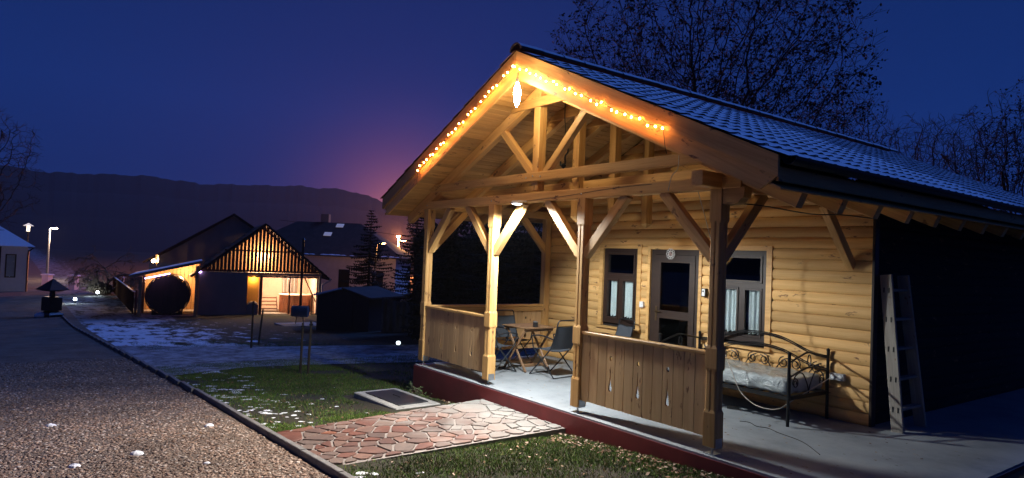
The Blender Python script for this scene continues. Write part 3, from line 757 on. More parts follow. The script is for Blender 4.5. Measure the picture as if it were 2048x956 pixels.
railing((0.072, PY, 0), (1.822, PY, 0), (3, 6, 9))
railing((3.864, PY, 0), (5.653, PY, 0), (3, 6, 9))
railing((0.0, 2.56, 0), (0.0, 0.14, 0), (2, 5, 8, 11, 14))
# ---- roof covering: tiles, ridge caps, gutter, fascia
cw, cl = 0.205, 0.315
def tile_rings(ox, oy, oz, s, seg=5):
    """one pantile: lower edge lifted on the course below; returns verts, faces. origin at the upper edge centre; local x down slope, y across, z normal"""
    prof = [(-.5, .004), (-.25, .0), (.0, .006), (.25, .016), (.42, .014), (.5, .007)]
    V = []; F = []
    for xd, zl in ((0.0, 0.0), (cl * 1.08, 0.017)):
        for y, z in prof: V.append((xd, y * cw * 1.02, z + zl))
    for y, z in prof: V.append((cl * 1.085, y * cw * 1.02, z + .017 - .009))
    k = len(prof)
    for j in range(k - 1):
        F.append((j, k + j, k + j + 1, j + 1)); F.append((k + j, 2 * k + j, 2 * k + j + 1, k + j + 1))
    return V, F
TV, TF = tile_rings(0, 0, 0, 1)
tme = MB().add(TV, TF).mesh('roof_tile', TILE)
def slopeM(s, u, y, dz=0.005):
    ax = Vector((s * math.cos(th), 0, -math.sin(th))); nz = Vector((s * math.sin(th), 0, math.cos(th))); ay = nz.cross(ax)
    o = Vector((RX, y, RZ)) + ax * u + nz * dz
    return Matrix(((ax.x, ay.x, nz.x, o.x), (ax.y, ay.y, nz.y, o.y), (ax.z, ay.z, nz.z, o.z), (0, 0, 0, 1)))
roof = MB()
for s in (-1, 1):
    Mx = slopeM(s, 0, 0)
    u1 = 4.06
    for (ya, yb, za, zb) in ((-0.42, 9.98, -.030, -.004),):
        roof.box(0.0, u1, ya * (1), yb, za, zb, Mx if s > 0 else Mx @ Matrix.Scale(-1, 4, (0, 1, 0)))
roof_o = roof.build('roof', simple('roof_deck_board', (0.05, 0.035, 0.028), 0.9), cabin)
cand = []
for r_ in range(13):
    for k in range(51):
        cand.append((r_, -0.46 + cw * (k + .5)))
def dist(c):
    p = slopeM(1, c[0] * cl, c[1]).translation; return (p - CAM).length
cand.sort(key=dist)
def tM(s, r_, y):
    return slopeM(s, 0.02 + r_ * cl, y) @ Matrix.Translation((random.uniform(-.006, .006), random.uniform(-.004, .004), random.uniform(0, .004))) @ Matrix.Rotation(random.uniform(-.012, .012), 4, 'Z')
for r_, y in cand[:290]: link('roof_tile', tme, roof_o, tM(1, r_, y))
TA = np.array(TV)
def tile_field(lst):
    Vs = []; Fs = []; n = 0
    for s, r_, y in lst:
        m = np.array(tM(s, r_, y)); Vs.append(TA @ m[:3, :3].T + m[:3, 3]); Fs.append(np.array(TF) + n); n += len(TA)
    return np_mesh('roof_tile_field', np.vstack(Vs), np.vstack(Fs), TILE)
link('roof_tile_field', tile_field([(1, r_, y) for r_, y in cand[290:]] + [(-1, r_, y) for r_, y in cand]), roof_o, kind='stuff')
cap = MB(); prof = [(math.cos(PI * k / 8), math.sin(PI * k / 8)) for k in range(9)]
cap.rings([[Vector((xx, c * rr, s_ * rr * .8)) for c, s_ in prof] for xx, rr in ((0, .125), (.40, .112))], close=False, cap=False)
cap.rings([[Vector((0, c * rr, s_ * rr * .8)) for c, s_ in prof] for rr in (.125, .10)], close=False, cap=False)
cme = cap.mesh('ridge_cap', TILE, smooth=False)
for k in range(28):
    link('ridge_cap', cme, roof_o, Matrix.Translation((RX, -0.47 + k * .375, RZ + .0 + random.uniform(0, .008))) @ Matrix.Rotation(PI / 2 + random.uniform(-.02, .02), 4, 'Z') @ Matrix.Rotation(-.03, 4, 'Y'))
for s in (-1, 1):
    xe = RX + s * 3.735
    g = MB(); arc = [(math.cos(PI + PI * k / 8) * .065, math.sin(PI + PI * k / 8) * .065) for k in range(9)]; arc2 = [(c * .93, s_ * .93) for c, s_ in arc[::-1]]
    g.rings([[Vector((y, c, z)) for c, z in arc + arc2] for y in (0, 10.3)])
    if s > 0:
        g.build('gutter', GUTTER, cabin, Matrix.Translation((xe + .03, -0.40, T(RX + 3.70) - 0.015)) @ Matrix.Rotation(PI / 2, 4, 'Z'))
    stick('eave_fascia', (RX + s * 3.655, -0.385, T(RX + 3.655) - .165), (RX + s * 3.655, 9.9, T(RX + 3.655) - .165), 0.024, 0.13, PINE, cabin)

# ------------------------------------------------------------------ lamps of the cabin
def light(name, kind, loc, energy, colour, size=0.05, parent=None, **kw):
    d = bpy.data.lights.new(name, kind); d.energy = energy; d.color = colour
    if kind == 'AREA': d.shape = 'DISK'; d.size = size
    else: d.shadow_soft_size = size
    for k, v in kw.items(): setattr(d, k, v)
    o = bpy.data.objects.new(name, d); col.objects.link(o)
    if parent: o.parent = parent; o.matrix_basis = W(parent).inverted() @ Matrix.Translation(loc)
    else: o.location = loc
    return o
LX, LY, LZ = 2.70, -0.150, 2.545
led = thing('led_lamp', 'small round LED lamp glowing white under the front porch beam', 'lamp', (LX, LY, LZ))
MB().lathe([(0, .036), (.07, .036), (.075, .02), (.075, .0), (.066, -.002), (0, -.002)][::-1], 20).box(-.02, .02, .03, .15, .036, .05).build('lamp_body', WHITEPLASTIC, led)
MB().lathe([(0, -.012), (.05, -.010), (.064, -.003)], 20).build('lamp_diffuser', LED, led)
light('led_light', 'SPOT', (LX, LY, LZ - .03), 740, (0.92, 0.98, 1.0), 0.055, led, spot_size=R(172), spot_blend=0.25)
AX, AY, AZ = 3.21, -0.60, 3.84
apex = thing('hanging_bulb', 'long white glowing bulb hanging under the peak of the gable', 'lamp', (AX, AY, AZ))
MB().lathe([(0.001, -.16), (.022, -.13), (.040, -.06), (.044, 0), (.040, .06), (.024, .12), (.012, .14)], 14).build('bulb', APEX, apex, smooth=True)
mb = MB(); mb.lathe([(.020, .14), (.022, .19), (.006, .20)], 10); mb.tube([(0, 0, .195), (0, 0, .265)], .004, 5); mb.build('lamp_holder', WHITEPLASTIC, apex)
sp = light('gable_flood_light', 'SPOT', (AX, AY - .0, AZ - .20), 1800, (1.0, 0.86, 0.74), 0.05, apex, spot_size=R(112), spot_blend=0.75)
sp.rotation_euler = Vector((0.25, -3.1, -4.0)).to_track_quat('-Z', 'Y').to_euler()
# string of fairy lights
fairy = thing('string_lights', 'string of warm orange fairy lights pinned along the gable boards', 'string lights', (RX, -0.48, 4.28))
rs = random.Random(4); bpos = []
for s, x_end, n in ((-1, 2.55, 25), (1, 2.62, 24)):
    for k in range(n):
        u = 0.03 + (x_end - 0.03) * (k + rs.uniform(-.25, .25)) / n
        d = 0.200 + 0.012 * math.sin(k * 2.4) + rs.uniform(-.016, .016)
        bpos.append((s, u, d))
cordp = {}
BU = MB().lathe([(.001, -.013), (.008, -.008), (.0095, 0), (.008, .008), (.001, .013)], 7).mesh('bulb', FAIRY)
for s in (-1, 1):
    lst = sorted([b for b in bpos if b[0] == s], key=lambda b: b[1])
    pts_ = []
    for _, u, d in lst:
        xx = RX + s * u; pts_.append((xx, -0.478, T(xx) - d + .008))
    xx = RX + s * (lst[-1][1] + .03); pts_.append((xx, -.475, T(xx) - .36)); pts_.append((xx + s * .01, -.46, T(xx) - .42))
    MB().tube(pts_, .0035, 5).build('cord', BLACKCABLE, fairy, Matrix.Identity(4))
for s, u, d in bpos:
    xx = RX + s * u
    link('bulb', BU, fairy, Matrix.Translation((xx, -0.486, T(xx) - d - .006)) @ Matrix.Rotation(rs.uniform(-.8, .8), 4, 'Y'))

# ------------------------------------------------------------------ objects on the porch wall
wreath = thing('door_wreath', 'small white lace wreath hung at the top of the dark door', 'wreath', (2.94, D - .025, 1.985))
mb = MB()
for k in range(10):
    a = 2 * PI * k / 10; c = Vector((math.cos(a) * .062, 0, math.sin(a) * .062))
    mb.tube([c + Vector((math.cos(t) * .021, -.004, math.sin(t) * .021)) for t in np.linspace(0, 2 * PI, 9)], .004, 5, cap=False)
mb.tube([Vector((math.cos(t) * .045, 0, math.sin(t) * .045)) for t in np.linspace(0, 2 * PI, 20)], .006, 5, cap=False)
mb.build('lace_ring', WHITEPLASTIC, wreath)
mb = MB(); mb.tube([(-.03, -.004, -.02), (-.005, -.006, .03), (.012, -.004, -.03), (.03, -.004, .01)], .007, 5); mb.tube([(0, 0, .06), (0, .01, .09)], .002, 4); mb.build('ornament', simple('pale_pink_lace', (.7, .5, .45), .8, bump=0), wreath)
th_ = thing('wall_switch', 'white square switch box on the logs left of the door', 'switch', (2.385, D - .024, 1.16))
MB().box(-.04, .04, -.022, .012, -.045, .045).build('housing', WHITEPLASTIC, th_); MB().box(-.025, .025, -.028, -.0225, -.03, .03).build('rocker', WHITEPLASTIC, th_)
kb = thing('key_safe', 'small black key safe with pale keypad right of the door', 'key safe', (3.60, D - .03, 1.43))
MB().box(-.036, .036, -.03, .016, -.06, .06).build('housing', BLACKPLASTIC, kb); MB().box(-.026, .026, -.036, -.0305, -.05, .05).build('faceplate', WHITEPLASTIC, kb); MB().lathe([(.001, 0), (.012, 0), (.012, .006), (.001, .006)], 10, Matrix.Translation((0, -.037, .018)) @ Matrix.Rotation(PI / 2, 4, 'X')).build('dial', BLACKPLASTIC, kb)
so_ = thing('wall_socket', 'grey double power socket on the log wall behind the bed', 'socket', (5.60, D - .024, 0.53))
MB().box(-.085, .085, -.045, .012, -.04, .04).build('housing', simple('grey_plastic', (.35, .36, .37), .5, bump=0), so_)
for dx in (-.042, .042): MB().lathe([(.001, 0), (.026, 0), (.026, .012), (.001, .012)], 14, Matrix.Translation((dx, -.046, 0)) @ Matrix.Rotation(PI / 2, 4, 'X')).build('plug', WHITEPLASTIC, so_)
# cable from socket, looping in front of the bed up to the beam
cb = [(5.52, D - .09, .50), (5.50, 2.45, .44), (5.46, 1.98, .30), (5.42, 1.72, .205), (5.27, 1.66, .185), (5.10, 1.66, .215), (4.93, 1.66, .33), (4.80, 1.67, .55), (4.66, 1.70, .80), (4.60, 1.76, 1.05), (4.50, 1.82, 1.30), (4.42, 1.86, 1.60), (4.36, 1.80, 2.1), (4.34, 1.49, 2.80)]
def smooth(pts, n=5):
    P = [Vector(p) for p in pts]; o = []
    for i in range(len(P) - 1):
        a, b, c, d = P[max(i - 1, 0)], P[i], P[i + 1], P[min(i + 2, len(P) - 1)]
        for k in range(n):
            t = k / n; o.append(.5 * ((2 * b) + (-a + c) * t + (2 * a - 5 * b + 4 * c - d) * t * t + (-a + 3 * b - 3 * c + d) * t ** 3))
    return o + [P[-1]]
t = MB().tube(smooth(cb), .0055, 6).build('power_cable', CABLE, smooth=True, label='beige power cable looping from the beam past the daybed to the socket', category='cable')
ad = thing('power_adapter', 'black power adapter lying on the floor in front of the daybed', 'adapter', (4.60, 2.02, 0.0), .35)
MB().box(-.075, .075, -.028, .028, .0, .036).box(-.05, .05, -.029, .029, .036, .040).build('housing', BLACKPLASTIC, ad)
MB().tube(smooth([(-.075, 0, .012), (-.2, .03, .006), (-.5, .14, .006), (-.9, .1, .006)]), .004, 5).build('lead', BLACKCABLE, ad)
MB().tube(smooth([(5.05, 1.50, .006), (5.15, 1.55, .006), (5.30, 1.46, .006), (5.42, 1.50, .006), (5.6, 1.42, .006), (5.95, 1.30, .006), (6.3, 1.0, .006)]), .004, 5).build('floor_wire', BLACKCABLE, smooth=True, label='thin dark wire lying across the open floor beyond the bed', category='wire')
hk = thing('hanging_hook_lamp', 'dark wrought iron hook lamp hanging on a cable inside the gable', 'lamp', (2.95, .42, 3.10))
mb = MB(); mb.tube(smooth([(0, 0, .99), (-.01, 0, .7), (.015, 0, .45), (-.01, 0, .22)]), .006, 5); mb.build('cord', BLACKCABLE, hk)
mb = MB(); mb.tube(smooth([(-.01, 0, .22), (.07, 0, .24), (.08, 0, .17), (.03, 0, .12), (.03, 0, .02), (-.05, 0, .0), (-.06, 0, .06)]), .012, 6); mb.lathe([(.001, -.05), (.03, -.02), (.04, .0), (.02, .02), (.001, .03)], 8); mb.build('iron_hook', BLACKIRON, hk)
MB().tube(smooth([(5.79, 0.03, 2.44), (6.05, .25, 2.42), (6.2, .9, 2.38), (6.05, 1.8, 2.44), (5.99, 2.7, 2.46)]), .006, 5).build('eave_cable', BLACKCABLE, smooth=True, label='black cable strung from the corner post back along the eave', category='cable')
MB().tube(smooth([(5.30, -.055, 2.94), (5.32, -.09, 2.80), (5.25, -.10, 2.72), (5.18, -.06, 2.58)]), .005, 5).build('loose_wire', CABLE, smooth=True, label='short pale wire curling off the front beam near the corner post', category='wire')

# ------------------------------------------------------------------ daybed
bed = thing('daybed', 'black wrought iron daybed with scrollwork against the log wall', 'daybed', (4.515, 2.235, 0))
bl, bwid = 0.965, 0.435
def spiral(c, r0, r1, a0, turns, plane, n=26):
    o = []
    for k in range(n + 1):
        t = k / n; a = a0 + turns * 2 * PI * t; r = r0 + (r1 - r0) * t
        u, v = r * math.cos(a), r * math.sin(a)
        o.append(Vector(c) + (Vector((u, 0, v)) if plane == 'x' else Vector((0, u, v))))
    return o
for sx in (-1, 1):
    for sy in (-1, 1):
        mb = MB(); mb.tube([(sx * bl, sy * bwid, 0), (sx * bl, sy * bwid, .835)], .019, 8); mb.lathe([(.001, .83), (.022, .832), (.024, .845), (.014, .86), (.001, .866)], 10, Matrix.Translation((sx * bl, sy * bwid, 0)))
        mb.build('leg', BLACKIRON, bed)
    mb = MB(); X = sx * bl
    mb.tube(smooth([(X, -bwid, .735), (X, -.2, .80), (X, -.03, .835), (X, .2, .80), (X, bwid, .765)]), .012, 6)
    mb.tube(smooth([(X, -bwid, .56), (X, -.22, .62), (X, 0, .655), (X, .2, .63), (X, bwid, .585)]), .011, 6)
    mb.tube([(X, c_[1], c_[2]) for c_ in [(0, .0 + .035 * math.cos(a), .735 + .07 * math.sin(a)) for a in np.linspace(0, 2 * PI, 18)]], .007, 5)
    for s in (-1, 1):
        mb.tube(smooth([(X, s * .40, .345), (X, s * .40, .50), (X, s * .40, .60)]), .008, 5)
        mb.tube(smooth([(X, 0, .35), (X, s * .03, .45), (X, s * .13, .585), (X, s * .24, .60), (X, s * .33, .54), (X, s * .345, .47)]), .008, 5)
        mb.tube(spiral((X, s * .29, .485), .065, .02, 0 if s > 0 else PI, 1.6 * s, 'y'), .007, 5)
    mb.build('end_panel', BLACKIRON, bed)
mb = MB(); Y = bwid
for dz, r_ in ((0, .012), (-.155, .011)):
    for off in (0, -.022):
        mb.tube(smooth([(-bl, Y, .765 + dz + off), (-.72, Y, .80 + dz + off), (-.35, Y, .93 + dz + off), (0, Y, .965 + dz + off), (.35, Y, .93 + dz + off), (.72, Y, .80 + dz + off), (bl, Y, .765 + dz + off)]), r_ * .75, 6)
for cx in (-.68, -.23, .23, .68):
    for s in (-1, 1):
        mb.tube(smooth([(cx, Y, .36), (cx + s * .02, Y, .48), (cx + s * .12, Y, .62), (cx + s * .2, Y, .66)]), .008, 5)
        mb.tube(spiral((cx + s * .14, Y, .60), .075, .02, PI / 2, 1.5 * s, 'x'), .007, 5)
mb.build('back_panel', BLACKIRON, bed)
mb = MB(); mb.box(-bl, bl, -bwid - .012, -bwid + .018, .30, .345); mb.box(-bl, bl, bwid - .018, bwid + .012, .30, .345)
for k in range(14): mb.box(-.92 + k * .14, -.86 + k * .14, -bwid + .018, bwid - .018, .322, .330)
mb.box(-bl - .01, -bl + .01, -bwid, bwid, .30, .345); mb.box(bl - .01, bl + .01, -bwid, bwid, .30, .345)
mb.build('bed_frame', BLACKIRON, bed)
# mattress: wrinkled plastic film over a rounded block
nx, ny, nz_ = 46, 22, 6
mw, md, mh = .93, .405, .185
V = []; idx = {}; F = []
def mp_(i, j, k):
    key = (i, j, k)
    if key not in idx:
        p = Vector((-mw + 2 * mw * i / nx, -md + 2 * md * j / ny, mh * k / nz_)); q = Vector((max(-mw + .05, min(mw - .05, p.x)), max(-md + .05, min(md - .05, p.y)), max(.05, min(mh - .05, p.z))))
        d = p - q
        if d.length > .05: p = q + d.normalized() * .05
        w = .006 * math.sin(p.x * 17 + 3 * math.sin(p.y * 9)) + .006 * math.sin(p.y * 23 + p.z * 31 + 4 * math.sin(p.x * 6)) + .004 * math.sin((p.x + p.y) * 41 + p.z * 50)
        d2 = Vector((0, 0, 1)) if d.length < 1e-5 else d.normalized()
        idx[key] = len(V); V.append(p + d2 * w)
    return idx[key]
for i in range(nx):
    for j in range(ny): F.append((mp_(i, j, nz_), mp_(i + 1, j, nz_), mp_(i + 1, j + 1, nz_), mp_(i, j + 1, nz_))); F.append((mp_(i, j, 0), mp_(i, j + 1, 0), mp_(i + 1, j + 1, 0), mp_(i + 1, j, 0)))
for k in range(nz_):
    for i in range(nx): F.append((mp_(i, 0, k), mp_(i + 1, 0, k), mp_(i + 1, 0, k + 1), mp_(i, 0, k + 1))); F.append((mp_(i, ny, k), mp_(i, ny, k + 1), mp_(i + 1, ny, k + 1), mp_(i + 1, ny, k)))
    for j in range(ny): F.append((mp_(0, j, k), mp_(0, j, k + 1), mp_(0, j + 1, k + 1), mp_(0, j + 1, k))); F.append((mp_(nx, j, k), mp_(nx, j + 1, k), mp_(nx, j + 1, k + 1), mp_(nx, j, k + 1)))
MB().add(V, F).build('mattress', WRAP, None, Matrix.Translation((4.515, 2.235, .352)), smooth=True, label='grey mattress still wrapped in shiny plastic film on the iron daybed', category='mattress')

# ------------------------------------------------------------------ folding table, chairs, ladder
table = thing('folding_table', 'square brown wooden folding table among the porch chairs', 'table', (1.07, 1.42, 0))
for k in range(6): stick('table_slat', Vector((1.07, 1.42, .71)) + Vector((-.315, -.2625 + k * .105, 0)), Vector((1.07, 1.42, .71)) + Vector((.315, -.2625 + k * .105, 0)), .10, .02, TABLEWOOD, table)
for sx in (-1, 1): stick('apron', Vector((1.07 + sx * .27, 1.42 - .29, .675)), Vector((1.07 + sx * .27, 1.42 + .29, .675)), .022, .05, TABLEWOOD, table)
for sy in (-1, 1):
    stick('leg', (1.07 - .27, 1.42 + sy * .27, 0.005), (1.07 + .27, 1.42 + sy * .27, .69), .024, .045, TABLEWOOD, table)
    stick('leg', (1.07 + .27, 1.42 + sy * .243, 0.005), (1.07 - .27, 1.42 + sy * .243, .69), .024, .045, TABLEWOOD, table)
for sx in (-1, 1): stick('stretcher', (1.07 + sx * .20, 1.42 - .24, .10), (1.07 + sx * .20, 1.42 + .24, .10), .022, .05, TABLEWOOD, table)
cup = thing('candle_jar', 'small black lidded jar standing on the wooden table', 'jar', (1.32, 1.36, .7202))
MB().lathe([(.001, 0), (.040, 0), (.043, .01), (.043, .075), (.036, .08), (.001, .08)], 16).build('jar', BLACKPLASTIC, cup, smooth=False); MB().lathe([(.001, .08), (.038, .08), (.038, .092), (.012, .096), (.001, .10)], 16).build('lid', STEEL, cup)
def make_chair(label):
    c = thing('folding_chair', label, 'chair', (0, 0, 0), 0, 'folding chairs round the porch table')
    # faces +x ; seat centre at origin
    for s in (-1, 1):
        y = s * .25
        MB().tube([(-.26, y, .012), (.16, y, .40), (.20, y, .43), (.24, y, .60), (.22, y, .615)], .0105, 6).build('leg', TUBE, c)
        MB().tube([(.27, y * .96, .012), (-.02, y * .96, .30), (-.16, y * .96, .44), (-.25, y * .96, .66), (-.30, y * .96, .86)], .0105, 6).build('leg', TUBE, c)
        MB().tube(smooth([(-.235, y * 1.04, .60), (-.05, y * 1.06, .635), (.12, y * 1.06, .635), (.25, y * 1.04, .605)]), .012, 6).build('armrest', TUBE, c)
    mb = MB(); mb.tube(smooth([(-.30, -.24, .855), (-.307, -.225, .885), (-.31, -.18, .895), (-.31, 0, .895), (-.31, .18, .895), (-.307, .225, .885), (-.30, .24, .855)]), .0105, 6); mb.tube([(-.285, -.24, .80), (-.285, .24, .80)], .006, 5)
    mb.tube([(-.26, -.25, .014), (-.26, .25, .014)], .009, 6); mb.tube([(.27, -.24, .014), (.27, .24, .014)], .009, 6); mb.build('back_frame', TUBE, c)
    def cloth(p, q, sag, nm):
        V = []; F = []
        for i in range(7):
            for j in range(7):
                u, v = i / 6, j / 6; a = Vector(p) * (1 - u) + Vector(q) * u
                b = a.copy(); b.y = -.235 + .47 * v; d = math.sin(PI * v) * sag
                V.append(b + Vector((-d * (1 if nm == 'backrest' else 0), 0, -d * (1 if nm == 'seat' else 0))))
        for i in range(6):
            for j in range(6): F.append((i * 7 + j, i * 7 + j + 1, (i + 1) * 7 + j + 1, (i + 1) * 7 + j))
        n = len(V); V += [v + Vector((-.004 if nm == 'backrest' else 0, 0, -.004)) for v in V]; F += [tuple(k + n for k in f)[::-1] for f in F]
        MB().add(V, F).build(nm, FABRIC, c, smooth=True)
    cloth((.21, 0, .43), (-.17, 0, .415), .02, 'seat'); cloth((-.175, 0, .44), (-.283, 0, .795), .025, 'backrest')
    return c
ch0 = make_chair('dark folding chair on the far side of the table against the left railing')
CH = [((.52, 1.50), 0.0, None), ((1.02, .78), PI / 2 + .12, 'dark folding chair half hidden behind the second porch post'), ((1.72, 1.42), PI + .12, 'dark folding chair right of the table with its back towards the door'), ((2.06, 2.32), -PI / 2 - .3, 'dark folding chair under the window behind the third porch post')]
for i, ((x_, y_), rz, lab) in enumerate(CH):
    M = Matrix.Translation((x_, y_, 0)) @ Matrix.Rotation(rz, 4, 'Z')
    if i == 0: ch0.matrix_basis = M
    else: copy_tree(ch0, M, lab)
lad = thing('wooden_ladder', 'weathered wooden plank ladder leaning on the dark side wall', 'ladder', (6.25, 2.95, 0))
LB, LT = (6.34, 6.10), 1.80
def stile(y, dy):
    p0, p1 = Vector((6.27, y, .0)), Vector((6.075, y + dy, LT)); 
    return stick('stile', p0, p1, 0.035, 0.135, OLDWOOD, lad, up=(1, 0, 0))
s1 = stile(2.76, .06); s2 = stile(3.36, -.10)
for k in range(5):
    t = (.14 + .19 * k); x_ = 6.27 - .195 * t; z = LT * t
    stick('rung', (x_, 2.78 + .06 * t, z), (x_, 3.34 - .10 * t, z), .09, .03, OLDWOOD, lad, up=(0, 0, 1))
mb = MB()
for k in range(5):
    t = (.14 + .19 * k); x_ = 6.27 - .195 * t; z = LT * t
    for dx in (-.028, .028): mb.box(x_ + dx - .007, x_ + dx + .007, 2.742 + .06 * t - .004, 2.742 + .06 * t + .004, z - .03, z + .03)
mb.build('rung_slot', BLACKPLASTIC, lad, Matrix.Identity(4))

# ------------------------------------------------------------------ lawn, gravel, leaves, snow
gzv = np.vectorize(gz)
def in_path(x, y):
    t = (-0.053 - y) / 2.897
    return (t > -0.02) & (t < 1.02) & (x > 1.93 - .17 * t - .02) & (x < 3.72 - .20 * t + .02)
def in_well(x, y): return (x > -.42) & (x < 1.42) & (y > -1.2) & (y < -.22)
def clumps(x, y, f, seed):
    r = np.random.default_rng(seed); o = np.zeros_like(x)
    for k in range(9):
        a = r.uniform(0, 2 * PI); ff = f * r.uniform(.5, 2.4); o += np.sin((x * np.cos(a) + y * np.sin(a)) * ff + r.uniform(0, 6)) / (1 + k * .12)
    return o / 4
def blades(n, x0, x1, y0, y1, hmin, hmax, seed, dens):
    r = np.random.default_rng(seed); x = r.uniform(x0, x1, n); y = r.uniform(y0, y1, n)
    keep = ~in_path(x, y) & ~in_well(x, y) & ~((x > -.13) & (y > -.06) & (x < 7.5))
    keep &= clumps(x, y, 2.6, 5) + r.normal(0, .28, n) + dens > 0
    x, y = x[keep], y[keep]; m = len(x); a = r.uniform(0, 2 * PI, m); h = r.uniform(hmin, hmax, m); w = r.uniform(.003, .006, m)
    lean = r.uniform(.2, 1.1, m) * h; b = r.uniform(0, 2 * PI, m); z = gzv(x) - .003
    P = np.stack([np.stack([x - np.cos(a) * w, y - np.sin(a) * w, z], 1), np.stack([x + np.cos(a) * w, y + np.sin(a) * w, z], 1),
                  np.stack([x + np.cos(b) * lean, y + np.sin(b) * lean, z + h], 1)], 1)
    return P.reshape(-1, 3)
G = np.vstack([blades(130000, 1.2, 7.2, -2.94, -.06, .012, .040, 1, .38), blades(80000, -6.2, 1.9, -2.94, .3, .015, .045, 2, .34), blades(26000, -5.5, 0, 0.2, 6.0, .03, .07, 3, .2), blades(9000, -13, -9.5, -2.6, 2.5, .03, .06, 6, -.3)])
link('grass', np_mesh('grass', G, np.arange(len(G)).reshape(-1, 3), BLADE), kind='stuff')
def stones(n, sampler, smin, smax, seed, lift=.25):
    r = np.random.default_rng(seed); x, y = sampler(r, n); m = len(x); s = r.uniform(smin, smax, m) * r.choice([.7, 1, 1, 1.4], m)
    base = np.array([[1, 0, 0], [0, 1, 0], [-1, 0, 0], [0, -1, 0], [0, 0, 1], [.75, .7, .5], [-.7, .75, .5], [-.75, -.7, .5], [.7, -.75, .5]], float)
    fc = np.array([[0, 1, 5], [1, 2, 6], [2, 3, 7], [3, 0, 8], [5, 1, 6], [6, 2, 7], [7, 3, 8], [8, 0, 5], [5, 6, 4], [6, 7, 4], [7, 8, 4], [8, 5, 4]])
    P = base[None] * (1 + r.uniform(-.22, .22, (m, 9, 3))); P[..., 0] *= r.uniform(.8, 1.35, (m, 1)); P[..., 2] *= r.uniform(.35, .75, (m, 1))
    a = r.uniform(0, 2 * PI, (m, 1)); px = P[..., 0] * np.cos(a) - P[..., 1] * np.sin(a); py = P[..., 0] * np.sin(a) + P[..., 1] * np.cos(a)
    V = np.stack([px * s[:, None] + x[:, None], py * s[:, None] + y[:, None], P[..., 2] * s[:, None] + (gzv(x) + .006)[:, None]], 2)
    F = (fc[None] + 9 * np.arange(m)[:, None, None]).reshape(-1, 3)
    return V.reshape(-1, 3), F
def smp(r, n):
    u = r.uniform(0, 1, n); x = 4.9 - 13.5 * u ** 1.9; y = r.uniform(-7.8, -3.06, n)
    k = (y > -6.6 - .0 * x) | (x < 2.5)
    return x[k], y[k]
V, F = stones(85000, smp, .006, .018, 11)
link('gravel', np_mesh('gravel', V, F, GRAVEL_STONE), kind='stuff')
# leaf litter
r = np.random.default_rng(31); n = 1500
lx = np.concatenate([r.uniform(-4, 4.5, 170), r.uniform(.3, 7.2, 260), r.uniform(3.7, 7.2, 620), r.uniform(-.1, 2.1, 260), r.uniform(-3, 7, 620)]); ly = np.concatenate([r.uniform(-6, -3.1, 170), r.uniform(.05, 2.5, 260), -.09 - np.abs(r.normal(0, .22, 620)), -.09 - np.abs(r.normal(0, .3, 260)), r.uniform(-2.9, -.1, 620)])
k = ~in_path(lx, ly) & ~in_well(lx, ly); lx, ly = lx[k], ly[k]; m = len(lx)
s = r.uniform(.008, .024, m); a = r.uniform(0, 2 * PI, m); onf = ly > 0; z = np.where(onf, .003, gzv(lx) + r.uniform(.006, .03, m)); s = np.where(onf, s * .8, s)
q = np.array([[1.3, 0], [0, .7], [-1.1, .1], [-.1, -.75]]); V = np.zeros((m, 4, 3))
for i in range(4):
    V[:, i, 0] = lx + s * (q[i, 0] * np.cos(a) - q[i, 1] * np.sin(a)); V[:, i, 1] = ly + s * (q[i, 0] * np.sin(a) + q[i, 1] * np.cos(a)); V[:, i, 2] = z + s * np.where(onf, r.uniform(0, .3, m), r.uniform(-.6, .6, m))
link('fallen_leaves', np_mesh('fallen_leaves', V.reshape(-1, 3), np.arange(4 * m).reshape(-1, 4), DRYLEAF), kind='stuff')
# lumps of old snow
mb = MB(); rs = random.Random(8)
def lump(x, y, s, zoff=0.0, round_=False):
    n = 9; rings = []
    ph = [rs.uniform(.88, 1.12) if round_ else rs.uniform(.6, 1.35) for _ in range(n)]; ex = rs.uniform(1.0, 1.35) if round_ else rs.uniform(.9, 2.3); rot = rs.uniform(.4, 1.3)
    for rr, hh in ((1.0, -.02), (.86, .08), (.5, .14), (.12, .17)):
        ring = []
        for j in range(n):
            aa = 2 * PI * j / n; px, py = s * rr * ph[j] * math.cos(aa) * ex, s * rr * ph[j] * math.sin(aa)
            xx = x + px * math.cos(rot) - py * math.sin(rot); yy = y + px * math.sin(rot) + py * math.cos(rot)
            ring.append(Vector((xx, yy, gz(xx) + zoff + s * hh * rs.uniform(.8, 1.2) * (3.2 if round_ else 1))))
        rings.append(ring)
    mb.rings(rings)
for _ in range(150):
    x = rs.uniform(-5.6, 1.6); y = -2.92 + abs(rs.gauss(0, .75)) * (1.15 - .08 * (x + 5.6))
    if y > -.3 or bool(in_path(np.array([x]), np.array([y]))[0]) or bool(in_well(np.array([x]), np.array([y]))[0]): continue
    lump(x, y, rs.uniform(.012, .05) * (1.25 if x < -1.5 else .9))
for x, y, s in ((3.9, -2.75, .05), (3.98, -2.66, .04), (4.2, -2.3, .03), (4.6, -2.1, .025), (4.0, -2.82, .035), (5.2, -1.6, .02), (.7, -3.15, .05), (1.0, -3.3, .04)): lump(x, y, s)
mb.build('snow_lumps', SNOWM, kind='stuff')
